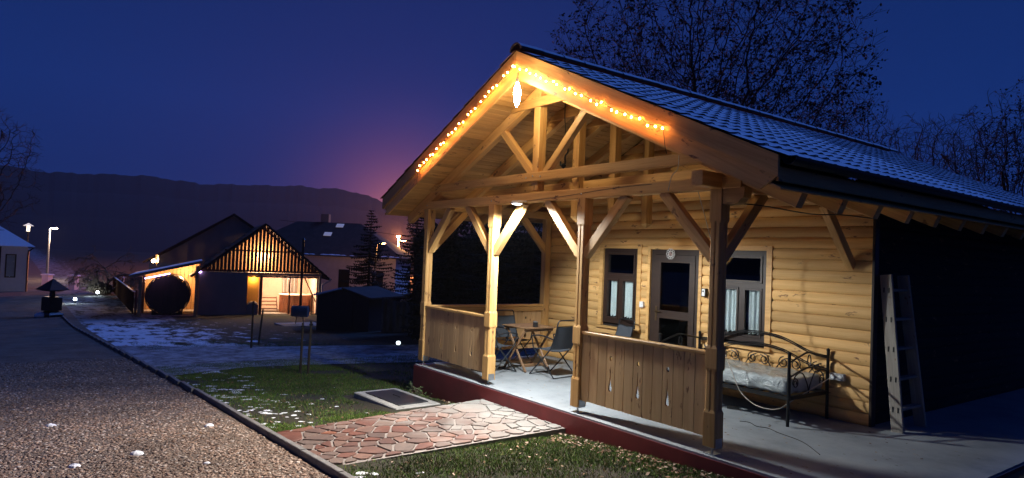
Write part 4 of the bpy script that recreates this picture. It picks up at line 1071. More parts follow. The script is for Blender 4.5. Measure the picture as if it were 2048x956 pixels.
for i, (x, y, s) in enumerate(((1.95, -4.35, .06), (2.15, -4.9, .05), (-.2, -5.0, .05), (.9, -3.42, .055), (2.6, -5.2, .03), (2.75, -3.85, .03))):
    mb = MB(); lump(0, 0, s, 0, True); v0 = gz(0)
    mb.v = [(a_, b_, c_ - v0) for a_, b_, c_ in mb.v]
    mb.build('snow_clump', SNOWM, None, Matrix.Translation((x, y, gz(x) + .012)), label=['rounded white snow clump on the gravel nearest the path', 'largest white snow lump low in the gravel foreground', 'greyish snow lump at the left edge of the lit gravel', 'snow lump lying right against the kerb on the gravel', 'tiny snow crumb on the gravel at the bottom edge', 'small snow crumb on gravel left of the path end'][i], category='snow clump', group='snow clumps on the gravel')

# well cover
well = thing('well_cover', 'concrete manhole surround with a dark metal lid in the lawn by the porch', 'manhole cover', (.50, -.66, gz(.5)), R(3))
mb = MB()
def slope_box(mb, x0, x1, y0, y1, z0, z1, ch=0.012):
    mb.rings([[Vector((x, y, z)) for x, y in ((x0 + c, y0 + c), (x1 - c, y0 + c), (x1 - c, y1 - c), (x0 + c, y1 - c))] for z, c in ((z0, 0), (z1 - ch, 0), (z1, ch))])
for q in ((-.66, .66, -.38, -.25), (-.66, .66, .24, .37), (-.66, -.48, -.252, .242), (.48, .66, -.252, .242)): slope_box(mb, q[0], q[1], q[2], q[3], -.15, .055)
mb.build('concrete_surround', CONCRETE, well)
mb = MB(); slope_box(mb, -.51, .51, -.26, .25, .052, .070, .006); mb.tube([(-.1, 0, .07), (-.1, 0, .083), (.1, 0, .083), (.1, 0, .07)], .006, 5); mb.build('metal_lid', LIDMETAL, well)
weed = thing('weed', 'straggling green weed growing behind the manhole lid', 'weed', (.35, -.22, gz(.35)))
mb = MB(); rw = random.Random(3); lf = MB()
for k in range(16):
    a = rw.uniform(0, 2 * PI); L_ = rw.uniform(.12, .30); p = Vector((rw.uniform(-.35, .35), rw.uniform(-.06, .08), 0)); pts_ = []
    for i in range(6):
        t = i / 5; pts_.append(p + Vector((math.cos(a) * L_ * t * .8, math.sin(a) * L_ * t * .5, L_ * (t - .55 * t * t) * 1.3)))
    mb.tube(pts_, .003, 4)
    for q in pts_[1:]:
        for j in range(3):
            b = rw.uniform(0, 2 * PI); s = rw.uniform(.015, .03); d = Vector((math.cos(b), math.sin(b), rw.uniform(-.2, .6))) * s; e_ = d.cross(Vector((0, 0, 1))).normalized() * s * .4
            lf.add([q, q + d * .6 + e_, q + d * 1.2, q + d * .6 - e_], [(0, 1, 2, 3)])
mb.build('stem', PALEBARK, weed); lf.build('leaves', simple('weed_leaf', (.10, .15, .05), .8, bump=0), weed)

def stake(name, label, x, y, h, r0, lean=(0, 0)):
    o = thing(name, label, 'stake', (x, y, gz(x)), 0, 'wooden stakes in the lawn')
    MB().tube([(0, 0, -.1), (lean[0] * .5, lean[1] * .5, h * .5), (lean[0], lean[1], h)], [r0, r0 * .95, r0 * .85], 7).build('pole', BARK, o)
    MB().lathe([(.001, h - .10), (r0 * 1.5, h - .09), (r0 * 1.5, h - .06), (.001, h - .05)], 8, Matrix.Translation((lean[0], lean[1], 0))).build('tie', BLACKPLASTIC, o)
stake('garden_stake', 'left one of two thin stakes standing close together in the dark lawn', -3.43, -.78, 1.02, .026, (.02, 0))
stake('garden_stake', 'right one of two thin stakes standing close together in the dark lawn', -3.33, -.66, 1.06, .026, (.0, .02))
stake('garden_stake', 'taller dark stake in front of the lit neighbouring house, on the left', -9.6, -.02, 1.32, .03)
stake('garden_stake', 'shorter leaning dark stake in front of the lit sliding door', -10.6, .46, 1.05, .028, (-.1, .12))

# ------------------------------------------------------------------ trees
def tube_np(segs, sides=4):
    S = np.array(segs, float); p0, p1, r0, r1 = S[:, 0:3], S[:, 3:6], S[:, 6:7], S[:, 7:8]
    t = p1 - p0; t /= np.maximum(np.linalg.norm(t, axis=1, keepdims=True), 1e-9)
    ref = np.where(np.abs(t[:, 2:3]) > .9, np.array([[1., 0, 0]]), np.array([[0, 0, 1.]]))
    u = np.cross(ref, t); u /= np.linalg.norm(u, axis=1, keepdims=True); w = np.cross(t, u); m = len(S); V = np.zeros((m, 2 * sides, 3))
    for j in range(sides):
        a = 2 * PI * j / sides; d = u * math.cos(a) + w * math.sin(a); V[:, j] = p0 + d * r0; V[:, sides + j] = p1 + d * r1
    fc = np.array([[j, (j + 1) % sides, sides + (j + 1) % sides, sides + j] for j in range(sides)])
    return V.reshape(-1, 3), (fc[None] + 2 * sides * np.arange(m)[:, None, None]).reshape(-1, 4)
def grow(r, h, spread, depth, nch, r0, droop=0.0, up=.35, lenf=.74, multi=1):
    segs = []; tips = []
    def rec(p, d, L_, rad, lev):
        n = 3; q = p
        for i in range(n):
            d = (d + Vector((r.gauss(0, .13), r.gauss(0, .13), r.gauss(0, .08) + up * .06 - droop * .1 * (lev > 1)))).normalized()
            e_ = q + d * L_ / n; ra, rb = rad * (1 - .32 * i / n), rad * (1 - .32 * (i + 1) / n); segs.append((*q, *e_, ra, rb)); q = e_
            if lev >= 2 and i < n - 1 and r.random() < .6 and lev < depth:
                dd = (d + Vector((r.gauss(0, .7), r.gauss(0, .7), r.gauss(0, .4)))).normalized(); rec(q, dd, L_ * .55, rb * .5, lev + 1)
        if lev >= depth: tips.append((q, d, lev)); return
        for _ in range(nch + (1 if r.random() < .4 else 0)):
            ax = Vector((r.gauss(0, 1), r.gauss(0, 1), r.gauss(0, .45))).normalized(); dd = (d + ax * spread + Vector((0, 0, up * .3 - droop * .25))).normalized()
            rec(q, dd, L_ * lenf * r.uniform(.8, 1.15), rad * .62, lev + 1)
    for _ in range(multi): rec(Vector((0, 0, -.15)), Vector((r.gauss(0, .12 * multi), r.gauss(0, .12 * multi), 1)).normalized(), h, r0, 0)
    return segs, tips
def bare_tree(name, label, loc, h, spread, depth, nch, r0, seed, leaves=0, leafsize=.07, bark=None, group='bare trees around the cabin', **kw):
    r = random.Random(seed); segs, tips = grow(r, h, spread, depth, nch, r0, **kw)
    o = thing(name, label, 'tree', loc, 0, group); cut = r0 * .16
    tr = [s for s in segs if s[6] > cut]; br = [s for s in segs if s[6] <= cut]
    V, F = tube_np(tr, 7); link('trunk', np_mesh('trunk', V, F, bark or BARK, True), o, W(o))
    V, F = tube_np([(*s[:6], max(s[6], .010), max(s[7], .008)) for s in br], 4); link('crown', np_mesh('crown', V, F, bark or BARK), o, W(o))
    if leaves:
        rr = np.random.default_rng(seed); T_ = np.array([t[0] for t in tips]); keep = rr.random(len(T_)) < .75; T_ = T_[keep]
        c = np.repeat(T_, leaves, 0) + rr.normal(0, .075, (len(T_) * leaves, 3)); m = len(c); d1 = rr.normal(0, 1, (m, 3)); d1 /= np.linalg.norm(d1, axis=1, keepdims=True); d2 = np.cross(d1, rr.normal(0, 1, (m, 3))); d2 /= np.linalg.norm(d2, axis=1, keepdims=True); s = rr.uniform(.5, 1.2, (m, 1)) * leafsize
        V = np.stack([c + d1 * s, c + d2 * s * .6, c - d1 * s, c - d2 * s * .6], 1).reshape(-1, 3)
        link('leaves', np_mesh('leaves', V, np.arange(4 * m).reshape(-1, 4), LEAF), o, W(o), kind='stuff')
    return o
def at(u, v, s):
    """point at depth s on the sight line through a pixel of the photograph (used once, to read off where far things stand)"""
    d = FW + RT * ((u - 1024) / 1331.33) - UP * ((v - 478) / 1331.33)
    return CAM + d * s
def foot(u, s):
    p = at(u, 500, s); return (p.x, p.y, gz(p.x))
def crown_tree(name, label, loc, zt, c, rad, natt, seed, leaves=0, leafsize=.07, group=None, step=.30, bark=None, stems=1, tip=.0085):
    """a tree grown towards points scattered through its crown (space colonisation), with twigs at every end"""
    rr = np.random.default_rng(seed)
    A = rr.normal(0, 1, (natt * 2, 3)); A /= np.linalg.norm(A, axis=1, keepdims=True); A = A * (rr.random((natt * 2, 1)) ** .42)
    lump = np.sin(A[:, 0] * 5 + seed) + np.sin(A[:, 1] * 6 + 2 * seed) + np.sin(A[:, 2] * 5.5 + 3 * seed) + rr.normal(0, .7, natt * 2)
    A = A[lump > -.55][:natt] * np.array(rad) + np.array(c)
    A = A[A[:, 2] > .8]
    P = []; par = []
    for st in range(stems):
        b = len(P); off = rr.normal(0, .18 * (stems > 1), 2); ln = rr.normal(0, .35 * (stems > 1), 2); k = max(2, int(zt / step))
        for i in range(k + 1):
            t = i / k; P.append((off[0] + ln[0] * t + .1 * math.sin(3 * t + seed), off[1] + ln[1] * t, -.2 + (zt + .2) * t)); par.append(-1 if i == 0 else len(P) - 2)
    P = [np.array(p) for p in P]
    near = np.full(len(A), 0); nd = np.full(len(A), 1e9); new_from = 0
    for it in range(140):
        Q = np.array(P[new_from:]); 
        if not len(Q): break
        dd = np.linalg.norm(A[:, None] - Q[None], axis=2); k = dd.argmin(1); m = dd[np.arange(len(A)), k]
        up = m < nd; nd[up] = m[up]; near[up] = k[up] + new_from
        new_from = len(P)
        keep = nd > step * 1.25; A, near, nd = A[keep], near[keep], nd[keep]
        if not len(A): break
        dirs = {}
        for a_i, n_i in zip(range(len(A)), near):
            v = A[a_i] - P[n_i]; dirs.setdefault(n_i, np.zeros(3)); dirs[n_i] += v / max(1e-6, np.linalg.norm(v))
        for n_i, v in dirs.items():
            v = v / max(1e-6, np.linalg.norm(v)) + rr.normal(0, .18, 3) + np.array([0, 0, .05]); v /= np.linalg.norm(v)
            P.append(P[n_i] + v * step); par.append(n_i)
        if len(P) > 9000: break
    n = len(P); kids = [[] for _ in range(n)]
    for i, p in enumerate(par):
        if p >= 0: kids[p].append(i)
    radv = np.zeros(n)
    for i in range(n - 1, -1, -1):
        radv[i] = tip if not kids[i] else min(.34, sum(radv[k] ** 2.35 for k in kids[i]) ** (1 / 2.35))
    segs = [(*P[par[i]], *P[i], max(radv[i], radv[par[i]] * .55 if par[i] >= 0 and len(kids[par[i]]) < 2 else radv[i]), radv[i]) for i in range(n) if par[i] >= 0]
    tips = []
    for i in range(n):
        if len(kids[i]) <= 1 and radv[i] < tip * 2.6:
            d0 = P[i] - P[par[i]] if par[i] >= 0 else np.array([0, 0, 1.]); d0 = d0 / max(1e-6, np.linalg.norm(d0))
            for q in range(2 if kids[i] else 3):
                d = d0 + rr.normal(0, .65, 3); d /= np.linalg.norm(d); p0 = P[i]; L_ = rr.uniform(.25, .6) * (step / .3)
                p1 = p0 + d * L_ * .5; d2 = d + rr.normal(0, .3, 3); d2 /= np.linalg.norm(d2); p2 = p1 + d2 * L_ * .5
                segs += [(*p0, *p1, tip * .85, tip * .75), (*p1, *p2, tip * .75, tip * .55)]; tips.append(p2); 
                if rr.random() < .4: tips.append(p1)
    o = thing(name, label, 'tree', loc, 0, group); thr = min(.05, max(s[6] for s in segs) * .5)
    V, F = tube_np([s for s in segs if s[6] > thr], 7); link('trunk', np_mesh('trunk', V, F, bark or BARK, True), o, W(o))
    V, F = tube_np([s for s in segs if s[6] <= thr], 3); link('crown', np_mesh('crown', V, F, bark or BARK), o, W(o))
    if leaves:
        T_ = np.array(tips); cl = np.sin(T_[:, 0] * 1.7 + seed) + np.sin(T_[:, 1] * 1.9) + np.sin(T_[:, 2] * 2.1 + 1) + rr.normal(0, .8, len(T_)); T_ = T_[cl > -.3]
        cc = np.repeat(T_, leaves, 0) + rr.normal(0, .06, (len(T_) * leaves, 3)); m = len(cc); d1 = rr.normal(0, 1, (m, 3)); d1 /= np.linalg.norm(d1, axis=1, keepdims=True); d2 = np.cross(d1, rr.normal(0, 1, (m, 3))); d2 /= np.linalg.norm(d2, axis=1, keepdims=True); sz = rr.uniform(.5, 1.2, (m, 1)) * leafsize
        V = np.stack([cc + d1 * sz, cc + d2 * sz * .6, cc - d1 * sz, cc - d2 * sz * .6], 1).reshape(-1, 3)
        link('leaves', np_mesh('leaves', V, np.arange(4 * m).reshape(-1, 4), LEAF), o, W(o), kind='stuff')
    return o
crown_tree('walnut_tree', 'big dark tree with withered leaves rising behind the cabin roof', foot(1385, 26), 4.2, (0, 0, 10.2), (6.3, 6.3, 6.0), 5200, 5, leaves=2, leafsize=.072)
for i, (u, s_, h, w_, sd, lab) in enumerate(((1655, 31, 11.4, 3.2, 12, 'bushy bare tree just right of the big tree behind the roof'), (1800, 33, 10.4, 3.3, 13, 'low twiggy tree in the gap of sky behind the roof'), (1925, 29, 9.6, 2.9, 14, 'twiggy tree behind the roof near the right edge'), (2050, 26, 10.0, 2.7, 15, 'tallest bare tree at the right edge of the photo'))):
    crown_tree('bare_tree', lab, foot(u, s_), .9, (0, 0, h * .62), (w_, w_, h * .39), 1700, sd, group='bare trees behind the cabin', stems=4, step=.27, leaves=1 if i in (0, 3) else 0, leafsize=.06, tip=.0095)
crown_tree('bare_tree', 'bare tree with fine twigs cut off by the far left edge', foot(-62, 42), 2.5, (0, 0, 8.2), (3.7, 3.7, 4.6), 900, 23, step=.3, tip=.012)
bare_tree('willow_bush', 'pale twiggy shrub beside the street lamp', foot(215, 47), 1.1, .8, 6, 2, .10, 31, up=.1, droop=.9, lenf=.78, multi=4, bark=PALEBARK, group=None)
def hedge(label, p0, p1, h, t, seed):
    r_ = np.random.default_rng(seed); p0, p1 = Vector(p0), Vector(p1); L_ = (p1 - p0).length; n = int(L_ * h * 260)
    o = link('hedge', None, None, frame(p0, p1), label=label, category='hedge'); o.empty_display_size = .2
    x = r_.uniform(-L_ / 2, L_ / 2, n); top = h * (1 + .10 * np.sin(x * 2.1 + seed) + .06 * np.sin(x * 5.3)); z = r_.uniform(0, 1, n) ** .8 * top; y = r_.choice([-1, 1], n) * t * (.5 + .1 * np.sin(x * 4 + z * 3)) * np.sqrt(np.maximum(.05, 1 - (z / top) ** 4)) + r_.normal(0, .08, n)
    c = np.stack([x, y, z], 1); d1 = r_.normal(0, 1, (n, 3)); d1 /= np.linalg.norm(d1, axis=1, keepdims=True); d2 = np.cross(d1, r_.normal(0, 1, (n, 3))); d2 /= np.linalg.norm(d2, axis=1, keepdims=True); s_ = r_.uniform(.05, .13, (n, 1))
    V = np.stack([c + d1 * s_, c + d2 * s_ * .5, c - d1 * s_, c - d2 * s_ * .5], 1).reshape(-1, 3)
    link('foliage', np_mesh('foliage', V, np.arange(4 * n).reshape(-1, 4), NEEDLE), o, W(o), kind='stuff')
    MB().box(-L_ / 2 + .1, L_ / 2 - .1, -t * .3, t * .3, -.3, h * .82).build('inner_growth', BARK, o, W(o))
    return o
hedge('tall dark hedge closing the view behind the porch', foot(838, 25), foot(1130, 23.5), 4.3, 1.4, 9)
def spruce(label, loc, h, rad, seed, dens=1.0, group='dark evergreens in the garden', name='spruce_tree'):
    r = random.Random(seed); o = thing(name, label, 'tree', loc, 0, group)
    MB().tube([(0, 0, -.2), (0, 0, h * .5), (0, 0, h * .97)], [h * .018, h * .011, .01], 7).build('trunk', BARK, o)
    V = []; F = []; segs = []
    n = int(h / .17 * dens)
    for i in range(n):
        t = (i + .5) / n; z = h * (.05 + .94 * t); L0 = rad * (1 - t) ** .8 + .08
        for k in range(9 if t < .7 else 6):
            a = r.uniform(0, 2 * PI); L_ = L0 * r.uniform(.55, 1.15); m = max(3, int(L_ / .13)); dr = r.uniform(.18, .42)
            dx, dy = math.cos(a), math.sin(a); prev = None
            for j in range(m + 1):
                s = j / m; p = Vector((dx * L_ * s, dy * L_ * s, z - L_ * dr * s + L_ * .25 * s * s))
                if prev is not None:
                    for sd_ in (-1, 1):
                        w = (.10 + .13 * (1 - s)) * r.uniform(.6, 1.3); q = p + Vector((-dy * sd_ * w + dx * w * .5, dx * sd_ * w + dy * w * .5, -.05 * r.random() - .02)); b_ = len(V)
                        V += [tuple(prev), tuple(p), tuple(q)]; F.append((b_, b_ + 1, b_ + 2))
                    b_ = len(V); V += [tuple(prev), tuple(p), tuple((prev + p) / 2 + Vector((r.uniform(-.04, .04), r.uniform(-.04, .04), -.12)))]; F.append((b_, b_ + 1, b_ + 2))
                prev = p
    link('crown', np_mesh('crown', V, F, NEEDLE), o, W(o))
    return o
spruce('pointed dark spruce standing between the black shed and the big house', foot(740, 40), 6.3, 2.0, 41)
spruce('tall dark spruce just left of the porch against the orange glow', foot(832, 37), 6.6, 1.9, 42)
spruce('dark spruce seen through the left bay of the porch, leftmost one', foot(905, 21), 5.0, 1.7, 43)
spruce('dark spruce seen through the porch bays, behind the second post', foot(985, 23), 5.2, 1.9, 44)
spruce('dark spruce seen through the porch beside the log wall', foot(1065, 20), 5.0, 1.5, 45)

# ------------------------------------------------------------------ neighbouring house with the lit glass door
HM = Matrix(((.2, -.98, 0, -27.86), (.98, .2, 0, 2.31), (0, 0, 1, -1.80), (0, 0, 0, 1)))
hs = link('lit_house', None, None, HM, label='low gabled house with a slatted gable and a brightly lit glass sliding door', category='house'); hs.empty_display_size = .3
def hp(name, mb, mat, parent=None, **kw): return mb.build(name, mat, parent or hs, HM, **kw)
mb = MB(); mb.box(0, 2.35, 0, .15, -.3, 2.3); mb.box(6.08, 6.2, 0, .15, -.3, 2.3); mb.box(2.352, 6.078, .0, .15, 2.14, 2.3); mb.box(0, .15, .152, 6.5, -.3, 2.3); mb.box(6.05, 6.2, .152, 6.5, -.3, 2.3); mb.box(0.152, 6.048, 6.35, 6.5, -.3, 2.3)
wall = hp('wall', mb, GREYRENDER)
mb = MB(); mb.box(2.36, 6.04, 3.6, 3.7, 0, 2.28); mb.box(2.95, 3.0, .45, 3.6, 0, 2.28); mb.box(5.98, 6.04, .16, 3.6, 0, 2.28); mb.box(2.36, 6.04, .16, 3.7, 2.24, 2.28); hp('interior_wall', mb, INTWALL)
mb = MB(); mb.box(2.36, 2.95, .40, .48, 0, 2.22); mb.box(2.352, 2.37, .152, .40, 0, 2.22); hp('alcove_wall', mb, YELLOWWALL)
hp('interior_floor', MB().box(.2, 6.04, .02, 3.7, -.3, .03), CONCRETE)
mb = MB(); mb.box(2.36, 2.94, .02, .2, 0, .55); mb.lathe([(.001, 0), (.29, 0), (.26, .10), (.15, .18), (.001, .2)], 12, Matrix.Translation((2.65, .12, .55)) @ Matrix.Scale(.4, 4, (0, 1, 0))); hp('alcove_bench', mb, GREYRENDER)
mb = MB(); mb.box(2.96, 3.06, -.06, .06, 0, 2.14); hp('door_post', mb, REDWOOD)
mb = MB(); fr(mb, 3.07, 6.06, .02, 2.10, .06, .16, .22); mb.box(4.50, 4.58, .158, .222, .08, 2.04); dr = hp('sliding_door', mb, REDWOOD)
hp('pane', MB().box(3.13, 4.49, .185, .192, .08, 2.04), GLASS, dr); hp('pane', MB().box(4.59, 6.0, .185, .192, .08, 2.04), GLASS, dr)
mb = MB()
for k in range(11):
    c = 2.5 + k * .34; mb.prism([(c + .17 * math.cos(PI + PI * j / 8), .10 * math.sin(PI + PI * j / 8)) for j in range(9)], .02, Matrix.Translation((0, -.03, 2.14)) @ Matrix.Rotation(PI / 2, 4, 'X'))
hp('scalloped_valance', mb, FAR_WOOD)
# gable of upright slats with gaps, lit from behind
gx = lambda x: 2.32 + (3.15 - abs(x - 3.1)) * .83
for k in range(34):
    x0 = .02 + k * .186; x1 = x0 + .140
    za, zb_ = gx(x0), gx(x1)
    if min(za, zb_) < 2.46: continue
    mb = MB(); mb.add([(x0, -.05, 2.36), (x1, -.05, 2.36), (x1, -.05, zb_ - .05), (x0, -.05, za - .05), (x0, -.02, 2.36), (x1, -.02, 2.36), (x1, -.02, zb_ - .05), (x0, -.02, za - .05)], [(0, 1, 2, 3), (7, 6, 5, 4), (0, 4, 5, 1), (1, 5, 6, 2), (2, 6, 7, 3), (3, 7, 4, 0)])
    hp('gable_slat', mb, REDWOOD)
mb = MB(); mb.box(1.15, 5.05, -.018, .03, 3.42, 3.50); mb.box(-.1, 6.3, -.018, .03, 2.32, 2.42); hp('gable_rail', mb, REDWOOD)
mb = MB(); mb.add([(.2, 1.2, 2.31), (6.0, 1.2, 2.31), (3.1, 1.2, 4.7)], [(0, 1, 2)]); hp('attic_wall', mb, FAR_WOOD)
for s in (-1, 1):
    A_ = Vector((3.1, 0, 4.98)); B_ = Vector((3.1 + s * 3.55, 0, 4.98 - 3.55 * .83)); nrm = Vector((s * .83, 0, 1)).normalized() * .09
    mb = MB(); P = [A_, B_, B_ - nrm, A_ - Vector((0, 0, .117))]; mb.add([v + Vector((0, -.35, 0)) for v in P] + [v + Vector((0, 7, 0)) for v in P], [(0, 1, 2, 3), (7, 6, 5, 4), (0, 4, 5, 1), (1, 5, 6, 2), (2, 6, 7, 3), (3, 7, 4, 0)])
    rf = hp('roof', mb, DARKTILE)
    mb = MB(); w = Vector((s * 1, 0, -.83)).normalized(); up_ = Vector((s * .83, 0, 1)).normalized()
    for k in range(14):
        p = A_ + w * (.03 + k * .33) + up_ * .002; q = p + w * .34; mb.add([p + Vector((0, -.37, .004)), q + Vector((0, -.37, 0)) + up_ * .03, q + Vector((0, 7.02, 0)) + up_ * .03, p + Vector((0, 7.02, .004)), q + Vector((0, -.37, 0)), q + Vector((0, 7.02, 0))], [(0, 1, 2, 3), (1, 4, 5, 2)])
    hp('tile_courses', mb, DARKTILE, rf, kind='stuff')
mb = MB(); mb.tube(smooth([(6.62, -.36, 2.08), (6.60, -.30, 1.95), (6.30, -.12, 1.75), (6.24, -.08, 1.55), (6.24, -.08, -.1)]), .04, 7); hp('downpipe', mb, WHITEPAINT)
mb = MB(); mb.tube([(5.25, -.25, 2.1), (5.92, -.02, .75)], .035, 5); hp('prop', mb, REDWOOD)
hp('violet_lamp', MB().lathe([(.001, -.06), (.06, -.03), (.075, 0), (.06, .03), (.001, .06)], 10, Matrix.Translation((.02, -.06, 2.26))), PURPLE)
light('house_interior_light', 'POINT', HM @ Vector((4.4, 1.3, 2.05)), 560, (1.0, .68, .44), .10)
light('alcove_light', 'POINT', HM @ Vector((2.66, .22, 1.95)), 22, (1.0, .60, .18), .05)
light('attic_light', 'POINT', HM @ Vector((3.1, .75, 3.2)), 330, (1.0, .66, .38), .10)
# lean-to: part of the house
mb = MB(); P = [(-3.1, 2.02), (.1, 2.84), (.1, 2.74), (-3.1, 1.92)]
mb.add([(x, -1.0, z) for x, z in P] + [(x, 3.4, z) for x, z in P], [(0, 1, 2, 3), (7, 6, 5, 4), (0, 4, 5, 1), (1, 5, 6, 2), (2, 6, 7, 3), (3, 7, 4, 0)]); lt = hp('lean_to_roof', mb, FAR_WOOD)
mb = MB(); P = [(-3.13, 2.035), (.08, 2.855), (.08, 2.843), (-3.13, 2.012)]
mb.add([(x, -1.03, z + .02) for x, z in P] + [(x, 3.4, z + .02) for x, z in P], [(0, 1, 2, 3), (7, 6, 5, 4), (0, 4, 5, 1), (1, 5, 6, 2), (2, 6, 7, 3), (3, 7, 4, 0)]); hp('snow_cover', mb, SNOWM, lt)
for x, y in ((-2.62, -.9), (-2.62, 1.2), (-2.62, 3.2), (-.12, -.9)): hp('lean_to_post', MB().box(x - .07, x + .07, y - .07, y + .07, -.2, 1.98 + (x + 2.62) * .25), FAR_WOOD)
mb = MB(); [mb.box(-2.55 + k * .2, -2.37 + k * .2, 3.25, 3.29, 0, 2.6) for k in range(13)]; hp('lean_to_back_boards', mb, FAR_WOOD, kind='stuff')
mb = MB(); [mb.box(-.05, -.01, .05 + k * .21, .24 + k * .21, 0, 2.7) for k in range(15)]; hp('lean_to_side_boards', mb, FAR_WOOD, kind='stuff')
hp('lean_to_floor', MB().box(-2.7, 0, -1.0, 3.3, -.5, .02), CONCRETE)
hp('violet_strip_light', MB().tube([(-2.45, -.88, 1.90), (-1.35, -.88, 2.17)], .025, 6), PURPLE)
light('lean_to_light', 'POINT', HM @ Vector((-.7, 2.2, 2.2)), 230, (1.0, .55, .24), .08)
light('lean_to_light', 'POINT', HM @ Vector((-2.2, 2.4, 1.6)), 50, (1.0, .62, .34), .08)
# things in and around that house
sau = link('barrel_sauna', None, None, HM @ Matrix.Translation((-1.42, -.1, 1.04)), label='big dark round wooden barrel sauna under the lit lean-to', category='sauna'); sau.empty_display_size = .2
ns = 26
for k in range(ns):
    a = 2 * PI * k / ns; w = .122
    stick('stave', W(sau) @ Vector((1.0 * math.cos(a), -.3, 1.0 * math.sin(a))), W(sau) @ Vector((1.0 * math.cos(a), 2.3, 1.0 * math.sin(a))), .05, .236, DARKWOOD, sau, up=HM.to_3x3() @ Vector((-math.sin(a), 0, math.cos(a))))
for k in range(10):
    x = -.9 + k * .2; hh = math.sqrt(max(.02, .97 ** 2 - x * x)); MB().box(x - .097, x + .097, -.20, -.15, -hh, hh).build('end_board', DARKWOOD, sau, W(sau))
for y in (.25, 1.7): MB().tube([(1.035 * math.cos(t), y, 1.035 * math.sin(t)) for t in np.linspace(0, 2 * PI, 33)], .02, 5, cap=False).build('hoop', BLACKIRON, sau, W(sau))
for y in (.1, 1.6): MB().box(-.7, .7, y, y + .25, -1.03, -.85).build('cradle', DARKWOOD, sau, W(sau))
MB().lathe([(.001, 0), (.97, 0), (.97, .03), (.001, .03)], 26, Matrix.Translation((0, -.10, 0)) @ Matrix.Rotation(-PI / 2, 4, 'X')).build('gap_light_stop', BLACKIRON, sau, W(sau))  # added dark disc, keeps lean-to light out of the end board gaps
tub = link('hot_tub', None, None, HM @ Matrix.Translation((5.05, 1.75, .03)), label='round red wooden hot tub inside the lit glass door', category='hot tub'); tub.empty_display_size = .2
TUBW = wood('tub_wood', (.36, .15, .08), (.22, .085, .045), knots=False)
for k in range(30):
    a = 2 * PI * k / 30; M = W(tub) @ Matrix.Rotation(a, 4, 'Z'); MB().box(.80, .85, -.084, .084, 0, .98).build('stave', TUBW, tub, M)
MB().lathe([(.79, .985), (.90, .985), (.90, 1.03), (.79, 1.03)], 30).build('rim', INTWALL, tub, W(tub)); MB().lathe([(.001, .0), (.79, .0), (.79, .75), (.001, .76)], 24).build('water', BLACKPLASTIC, tub, W(tub))
stp = link('wooden_steps', None, None, HM @ Matrix.Translation((3.62, 1.5, .03)), label='small wooden steps beside the hot tub in the lit room', category='steps'); stp.empty_display_size = .1
for k in range(4): MB().box(-.45, .45, k * .2, k * .2 + .24, .18 + k * .19, .23 + k * .19).build('tread', REDWOOD, stp, W(stp))
for s in (-1, 1): stick('side', W(stp) @ Vector((s * .47, .0, .03)), W(stp) @ Vector((s * .47, .80, .80)), .03, .16, REDWOOD, stp)
shf = link('wall_shelf', None, None, HM @ Matrix.Translation((4.95, 3.45, 1.55)), label='grey framed window unit on the back wall of the lit room', category='shelf'); shf.empty_display_size = .1
mb = MB(); mb.box(-.42, .42, .05, .14, -.55, .6); mb.build('back', GREYRENDER, shf, W(shf))
for k in range(4): MB().box(-.38 + k * .2, -.34 + k * .2, 0, .05, -.5, .55).build('mullion', RENDER, shf, W(shf))
MB().box(-.42, .42, -.06, .05, -.56, -.51).build('ledge', REDWOOD, shf, W(shf))
boi = thing('barrel_stove', 'pale drum stove with a tall thin flue standing outside the lit door', 'stove', (-20.0, 4.95, gz(-20.0)))
mb = MB(); mb.lathe([(.001, -.36), (.24, -.36), (.25, -.34), (.25, 0), (.26, .01), (.25, .02), (.25, .34), (.24, .36), (.001, .36)], 18, Matrix.Translation((0, 0, .62)) @ Matrix.Rotation(R(60), 4, 'Z') @ Matrix.Rotation(PI / 2, 4, 'Y')); mb.build('drum', simple('dull_drum_paint', (.16, .15, .14), .6, bump=0), boi)
MB().tube([(0, 0, .8), (0, 0, 3.85)], .055, 8).lathe([(.001, 3.84), (.10, 3.84), (.02, 3.95), (.001, 3.96)], 8).build('flue', BLACKIRON, boi)
for sx in (-1, 1): MB().tube([(sx * .2, sx * .12, 0), (sx * .14, sx * .08, .45)], .02, 5).build('leg', BLACKIRON, boi)
MB().box(-.7, .7, -.9, .9, -.02, .05).build('base_slab', CONCRETE, boi)

# black shed with a snowy roof
a_ = Vector((2.20, 1.28, 0)).normalized(); b_ = Vector((-a_.y, a_.x, 0)); SMx = Matrix(((a_.x, b_.x, 0, -16.41), (a_.y, b_.y, 0, 4.38), (0, 0, 1, gz(-16.4) + .02), (0, 0, 0, 1)))
sh = link('garden_shed', None, None, SMx, label='small black garden shed with a low snow covered roof', category='shed'); sh.empty_display_size = .2
mb = MB(); mb.rings([[Vector((x, y, z)) for x, z in ((0, -.3), (2.5, -.3), (2.5, 1.38), (1.25, 1.68), (0, 1.38))] for y in (0, 2.2)]); mb.build('wall', SHEDWALL, sh, SMx)
for s in (-1, 1):
    P = [(1.25, 1.70), (1.25 + s * 1.38, 1.36), (1.25 + s * 1.38, 1.42), (1.25, 1.76)]; mb = MB(); mb.add([(x, -.12, z) for x, z in P] + [(x, 2.3, z) for x, z in P], [(0, 1, 2, 3), (7, 6, 5, 4), (0, 4, 5, 1), (1, 5, 6, 2), (2, 6, 7, 3), (3, 7, 4, 0)]); mb.build('roof', SNOWM if s < 0 else DARKTILE, sh, SMx)
MB().box(.75, 1.75, -.03, -.002, -.05, 1.25).build('door', SHEDWALL, sh, SMx)
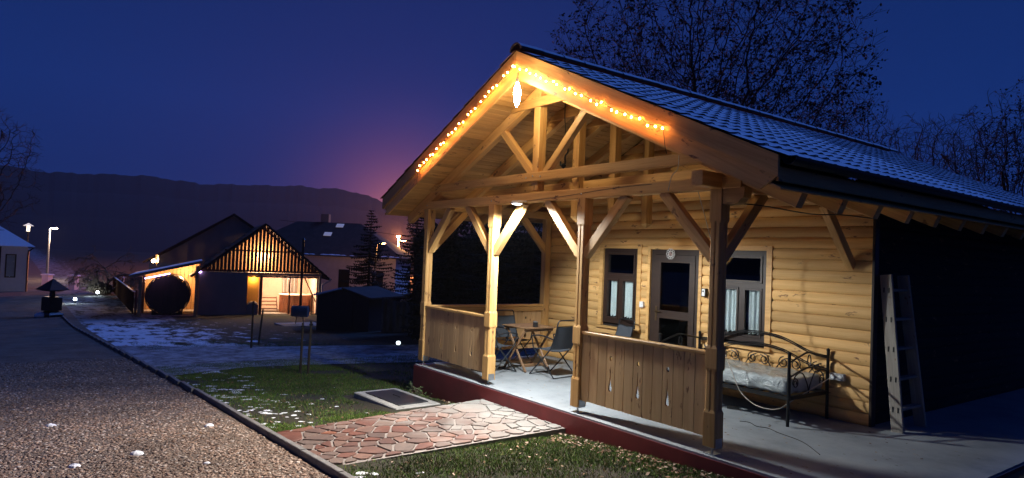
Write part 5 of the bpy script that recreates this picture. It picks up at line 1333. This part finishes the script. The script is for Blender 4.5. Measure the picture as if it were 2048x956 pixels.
# tarpaulin hung beside the shed
V = []; F = []; nx, nz_ = 40, 10
for j in range(nz_ + 1):
    for i in range(nx + 1):
        u, v = i / nx, j / nz_; p = Vector((-14.0, 6.05, 0)).lerp(Vector((-13.0, 7.6, 0)), u); bul = .08 * math.sin(u * 21 + v * 2) * (1 - v * .6) + .05 * math.sin(u * 47)
        V.append((p.x + bul, p.y - bul * .5, gz(p.x) + v * (1.36 - .14 * math.sin(u * PI) - (.12 * u))))
for j in range(nz_):
    for i in range(nx): k = j * (nx + 1) + i; F.append((k, k + 1, k + nx + 2, k + nx + 1))
n = len(V); V += [(v[0] - .01, v[1] + .01, v[2]) for v in V]; F += [tuple(q + n for q in f)[::-1] for f in F]
MB().add(V, F).build('tarpaulin', CANVAS, smooth=True, label='grey tarpaulin hanging in folds to the right of the black shed', category='tarpaulin')

# big dark house behind
a_ = Vector((.592, .806, 0)); b_ = Vector((-.806, .592, 0)); BM = Matrix(((a_.x, b_.x, 0, -48.0), (a_.y, b_.y, 0, 9.0), (0, 0, 1, -1.86), (0, 0, 0, 1)))
bh = link('big_house', None, None, BM, label='large pale house with a dark hipped roof behind the lit house', category='house'); bh.empty_display_size = .3
MB().box(0, 13.3, .4, 9, -.4, 3.35).build('wall', RENDER, bh, BM)
mb = MB(); P = [(-.5, 0, 3.3), (13.9, 0, 3.3), (13.9, 9.4, 3.3), (-.5, 9.4, 3.3), (3.6, 4.7, 6.25), (9.3, 4.7, 6.25)]
mb.add(P, [(0, 1, 5, 4), (1, 2, 5), (2, 3, 4, 5), (3, 0, 4), (3, 2, 1, 0)]); br = mb.build('roof', DARKTILE, bh, BM)
mb = MB(); mb.box(5.6, 6.3, 5.0, 5.7, 5.4, 7.0); mb.build('chimney', GREYRENDER, br, BM)
pitch = math.atan2(2.95, 4.7)
for x, t in ((7.55, .90), (6.85, .62)):
    M = BM @ Matrix.Translation((x, 4.7 * t, 3.3 + 2.95 * t)) @ Matrix.Rotation(pitch, 4, 'X'); MB().box(-.32, .32, -.28, .28, .005, .06).build('skylight', PALELIT, br, M)
mb = MB(); [mb.lathe([(.001, 0), (.3, .02), (.2, .07), (.001, .09)], 8, Matrix.Translation((random.uniform(4, 13.6), random.uniform(.0, .35), 3.33)) @ Matrix.Scale(random.uniform(.5, 1.3), 4)) for _ in range(26)]; mb.build('snow_remnants', SNOWM, br, BM, kind='stuff')
MB().box(11.4, 12.3, .36, .40, .6, 2.2).build('window', DARKVOID, bh, BM)
for x in (8.6,): MB().box(x, x + .9, .36, .40, .6, 2.2).build('window', DARKVOID, bh, BM)
# barn roof left of it
BN = HM @ Matrix.Translation((-2.7, 7.2, 0)); bn = link('dark_barn', None, None, BN, label='dark tiled barn whose higher ridge shows behind the lit house', category='barn'); bn.empty_display_size = .3
MB().box(0, 9, 0, 7, -.4, 2.7).build('wall', GREYRENDER, bn, BN)
for s in (-1, 1):
    P = [(4.5, 5.75), (4.5 + s * 4.9, 2.55), (4.5 + s * 4.9, 2.45), (4.5, 5.6)]; mb = MB(); mb.add([(x, -.3, z) for x, z in P] + [(x, 7.3, z) for x, z in P], [(0, 1, 2, 3), (7, 6, 5, 4), (0, 4, 5, 1), (1, 5, 6, 2), (2, 6, 7, 3), (3, 7, 4, 0)]); mb.build('roof', DARKTILE, bn, BN)
MB().add([(.2, .0, 2.7), (8.8, .0, 2.7), (4.5, .0, 5.6)], [(0, 1, 2)]).build('gable', GREYRENDER, bn, BN)
# little house at the left edge
p = at(62, 560, 46); a_ = Vector((-.12, .993, 0)).normalized(); b_ = Vector((-.993, -.12, 0)).normalized(); LM = Matrix(((a_.x, b_.x, 0, p.x), (a_.y, b_.y, 0, p.y), (0, 0, 1, -1.86), (0, 0, 0, 1)))
lh = link('white_house', None, None, LM, label='small pale house with snow on its hipped roof at the left edge', category='house'); lh.empty_display_size = .3
MB().box(-7, -.25, .35, 6, -.3, 3.2).build('wall', WHITEPAINT, lh, LM)
MB().add([(-7.4, 0, 3.15), (.15, 0, 3.15), (.15, 6.4, 3.15), (-7.4, 6.4, 3.15), (-4.4, 3.2, 5.4), (-2.9, 3.2, 5.4)], [(0, 1, 5, 4), (1, 2, 5), (2, 3, 4, 5), (3, 0, 4), (3, 2, 1, 0)]).build('roof', SNOWM, lh, LM)
for x in (-1.15, -2.2): 
    f_ = MB(); fr(f_, x - .3, x + .3, 1.0, 2.6, .07, .30, .36); w_ = f_.build('window', DARKWOOD, lh, LM); MB().box(x - .23, x + .23, .325, .335, 1.07, 2.53).build('pane', GLASS, w_, LM)
MB().tube(smooth([(.05, -.02, 3.1), (-.1, .2, 2.9), (-.2, .28, 2.6), (-.2, .28, -.1)]), .05, 6).build('downpipe', GUTTER, lh, LM)
MB().tube([(-1.75, .3, 3.1), (-1.75, .3, -.1)], .045, 6).build('downpipe', GUTTER, lh, LM)
for i, (u, lab) in enumerate(((98, 'white gate pillar behind the garden ornament'), (151, 'white gate pillar left of the garden light'), (243, 'white gate pillar half hidden by the picket fence'))):
    q = foot(u, 50); o = thing('gate_pillar', lab, 'pillar', q, 0.9, 'white gate pillars'); MB().box(-.24, .24, -.24, .24, -.2, 1.0).build('shaft', WHITEPAINT, o); slope_box(mb := MB(), -.31, .31, -.31, .31, 1.002, 1.10, .04); mb.build('cap', SNOWM, o)
# picket fence
pf = thing('picket_fence', 'brown picket fence running back from the lean-to, snow on its rail', 'fence', (-28.6, -.55, gz(-28.6)))
F0, F1 = Vector((-28.6, -.55, 0)), Vector((-47.5, .45, 0))
pk = MB().rings([[Vector((x, y, z)) for x, y in ((-.01, -.045), (.01, -.045), (.01, .045), (-.01, .045))] for z in (.05, 1.15)]).mesh('picket', PICKET)
for k in range(120):
    p = F0.lerp(F1, (k + .5) / 120); link('picket', pk, pf, Matrix.Translation((p.x, p.y, gz(p.x))) @ Matrix.Rotation(PI / 2, 4, 'Z'))
for z in (.35, 1.0, 1.17): stick('fence_rail', F0 + Vector((.03, .05 if z < 1.1 else 0, gz(F0.x) + z)), F1 + Vector((.03, .05 if z < 1.1 else 0, gz(F1.x) + z)), .05 if z < 1.1 else .09, .06 if z < 1.1 else .03, REDWOOD if z < 1.1 else SNOWM, pf)
for k in range(8):
    p = F0.lerp(F1, k / 7); stick('fence_post', p + Vector((0, .1, gz(p.x) - .2)), p + Vector((0, .1, gz(p.x) + 1.25)), .10, .10, REDWOOD, pf)
# garden ornament: roofed wooden lantern / bird house silhouette
q = foot(110, 31.3); og = thing('bird_table', 'dark roofed bird table on a block pedestal beside the road', 'bird table', q, .6)
slope_box(mb := MB(), -.36, .36, -.36, .36, -.05, .30, .18); mb.build('foot', BLACKIRON, og); slope_box(mb := MB(), -.29, .29, -.29, .29, .30, .95, .05); mb.build('block', BLACKIRON, og)
MB().box(-.08, .08, -.08, .08, .95, 1.25).build('neck', BLACKIRON, og)
MB().add([(-.48, -.48, 1.28), (.48, -.48, 1.28), (.48, .48, 1.28), (-.48, .48, 1.28), (0, 0, 1.80), (-.2, -.2, 1.2), (.2, -.2, 1.2), (.2, .2, 1.2), (-.2, .2, 1.2)], [(0, 1, 4), (1, 2, 4), (2, 3, 4), (3, 0, 4), (0, 5, 6, 1), (1, 6, 7, 2), (2, 7, 8, 3), (3, 8, 5, 0), (8, 7, 6, 5)]).build('roof', DARKTILE, og)
rk = thing('white_stone', 'pale round stone at the foot of the bird table', 'stone', foot(88, 31.0)); MB().lathe([(.001, -.05), (.22, 0), (.24, .10), (.14, .2), (.001, .23)], 9).build('stone', SNOWM, rk, smooth=True)
# garden lights
for i, (u, v, s, e_, lab) in enumerate(((200, 592, 45, 14, 'bright white garden spotlight lighting a small shrub by the picket fence'), (156, 606, 39, 16, 'small white garden light on the snowy edge of the bed'))):
    q = foot(u, s); o = thing('garden_light', lab, 'garden light', q, 0, 'garden lights'); MB().lathe([(.001, 0), (.05, 0), (.03, .15), (.05, .17), (.001, .18)], 8).build('spike', BLACKPLASTIC, o); MB().lathe([(.001, .17), (.07, .20), (.08, .26), (.05, .32), (.001, .33)], 10).build('globe', GARDEN, o)
    light('garden_lamp_light', 'POINT', (q[0] + .5, q[1] - .5, q[2] + .45), e_, (.8, .95, 1.0), .08)
bare_tree('lit_shrub', 'small shrub shining white in the garden spotlight', foot(203, 45.8), .28, .8, 5, 3, .03, 77, leaves=4, leafsize=.05, bark=PALEBARK, lenf=.8, multi=4, group=None)
sl = thing('solar_light', 'small glowing white solar ball on the ground left of the porch', 'garden light', foot(805, 20.2)); MB().lathe([(.001, 0), (.05, .01), (.07, .06), (.05, .11), (.001, .12)], 10).build('globe', emit('solar_glow', (.8, .95, 1.0), 2.5), sl, smooth=True); MB().lathe([(.001, -.1), (.02, -.1), (.03, .0), (.001, .01)], 6).build('spike', BLACKPLASTIC, sl)
# street lamps
def street_lamp(u, s, v, label, mat, power, colour, head='arm', group='street lamps', vis=True):
    q = foot(u, s); top = at(u, v, s).z - q[2]; o = thing('street_lamp', label, 'street lamp', q, 0, group); rt = Vector((.55, .83, 0))
    MB().tube([(-rt.x * .45, -rt.y * .45, -.2), (-rt.x * .45, -rt.y * .45, top * .5), (-rt.x * .42, -rt.y * .42, top)], [.11, .09, .07], 8).build('pole', CONCRETE, o)
    MB().tube(smooth([(-rt.x * .42, -rt.y * .42, top - .02), (-rt.x * .25, -rt.y * .25, top + .12), (rt.x * .15, rt.y * .15, top + .14)]), .03, 6).build('arm', STEEL, o)
    M = Matrix.Translation((q[0], q[1], q[2] + top)) @ Matrix.Rotation(math.atan2(rt.y, rt.x), 4, 'Z') @ Matrix.Scale(1.7, 4, (1, 0, 0)); MB().lathe([(.001, .13), (.10, .12), (.17, .05), (.17, .03)], 12).build('hood', STEEL, o, M); MB().lathe([(.001, -.06), (.11, -.03), (.155, .03), (.001, .035)], 12).build('lens', mat, o, M)
    light('street_light', 'POINT', (q[0], q[1], q[2] + top - .25), power, colour, .12)
street_lamp(107, 60, 457, 'lit street lamp on a concrete pole left of the shrub', STREET, 900, (1.0, .72, .52))
street_lamp(764, 50, 487, 'bright orange street lamp at the end of the big house roof', ORANGE, 160, (1.0, .45, .15))
street_lamp(806, 64, 482, 'orange street lamp shining through the branches of the tall spruce', ORANGE, 500, (1.0, .45, .15))
q = foot(54, 60); ln = thing('roofed_lantern', 'white glowing lantern with a little roof left of the street lamp', 'lantern', q); tz = at(54, 455, 60).z - q[2]
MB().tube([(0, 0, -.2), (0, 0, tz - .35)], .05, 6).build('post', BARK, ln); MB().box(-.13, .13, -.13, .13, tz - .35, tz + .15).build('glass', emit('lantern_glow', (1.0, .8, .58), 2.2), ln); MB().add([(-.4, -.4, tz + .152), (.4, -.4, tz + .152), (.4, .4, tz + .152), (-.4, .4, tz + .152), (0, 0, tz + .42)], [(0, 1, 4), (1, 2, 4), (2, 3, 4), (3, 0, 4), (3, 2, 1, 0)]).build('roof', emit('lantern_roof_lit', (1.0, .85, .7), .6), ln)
q = at(308, 522, 38); fl = thing('yard_lamp', 'dazzling warm yard lamp above the snowy lean-to roof', 'lamp', (q.x, q.y, gz(q.x)))
hgt = q.z - gz(q.x); MB().tube([(0, .1, -.2), (0, .1, hgt + .2)], .06, 6).build('post', BARK, fl); MB().lathe([(.001, -.12), (.09, -.08), (.13, 0), (.09, .08), (.001, .12)], 12, Matrix.Translation((0, 0, hgt))).build('bulb', WARM, fl, smooth=True)
MB().box(-.6, .5, .15, .2, hgt - .3, hgt + .35).build('back_board', FAR_WOOD, fl)
light('yard_lamp_light', 'POINT', (q.x + .3, q.y - .1, q.z + .1), 90, (1.0, .62, .32), .1)
tl = thing('street_lamp', 'added orange lamp making the town glow in the haze beyond the big house', 'street lamp', foot(796, 105), 0, 'street lamps')
ztl = at(796, 474, 105).z - gz(-80); MB().tube([(0, 0, -.3), (0, 0, ztl)], .12, 7).build('pole', CONCRETE, tl); MB().lathe([(.001, -.12), (.25, -.05), (.3, .05), (.001, .12)], 10, Matrix.Translation((0, 0, ztl + .1))).build('lens', ORANGE, tl)
q = foot(796, 105); light('street_light', 'POINT', (q[0] + .6, q[1] - .4, q[2] + ztl), 105000, (1.0, .30, .11), .3)  # added lamp standing in for town lights, tints the haze orange
# evening haze: one closed box of thin air round everything
hm = bpy.data.materials.new('haze'); hm.use_nodes = True; n_ = hm.node_tree
n_.nodes.remove(n_.nodes['Principled BSDF']); pv = n_.nodes.new('ShaderNodeVolumePrincipled'); pv.inputs['Density'].default_value = 0.00015; pv.inputs['Color'].default_value = (.85, .84, .88, 1); pv.inputs['Anisotropy'].default_value = .25
n_.links.new(pv.outputs[0], n_.nodes['Material Output'].inputs['Volume'])
MB().box(-3200, 3200, -3200, 3200, -4, 150).build('haze', hm, kind='stuff')
scene.cycles.volume_bounces = 0
# overhead wire
p0, p1 = at(800, 471, 60), at(745, 463, 60); MB().tube([at(1100, 500, 60), p0 + Vector((0, 0, 0)), p1, at(560, 440, 62)], .025, 4).build('overhead_wire', BLACKCABLE, label='thin overhead wire crossing the orange glow left of the porch', category='wire')
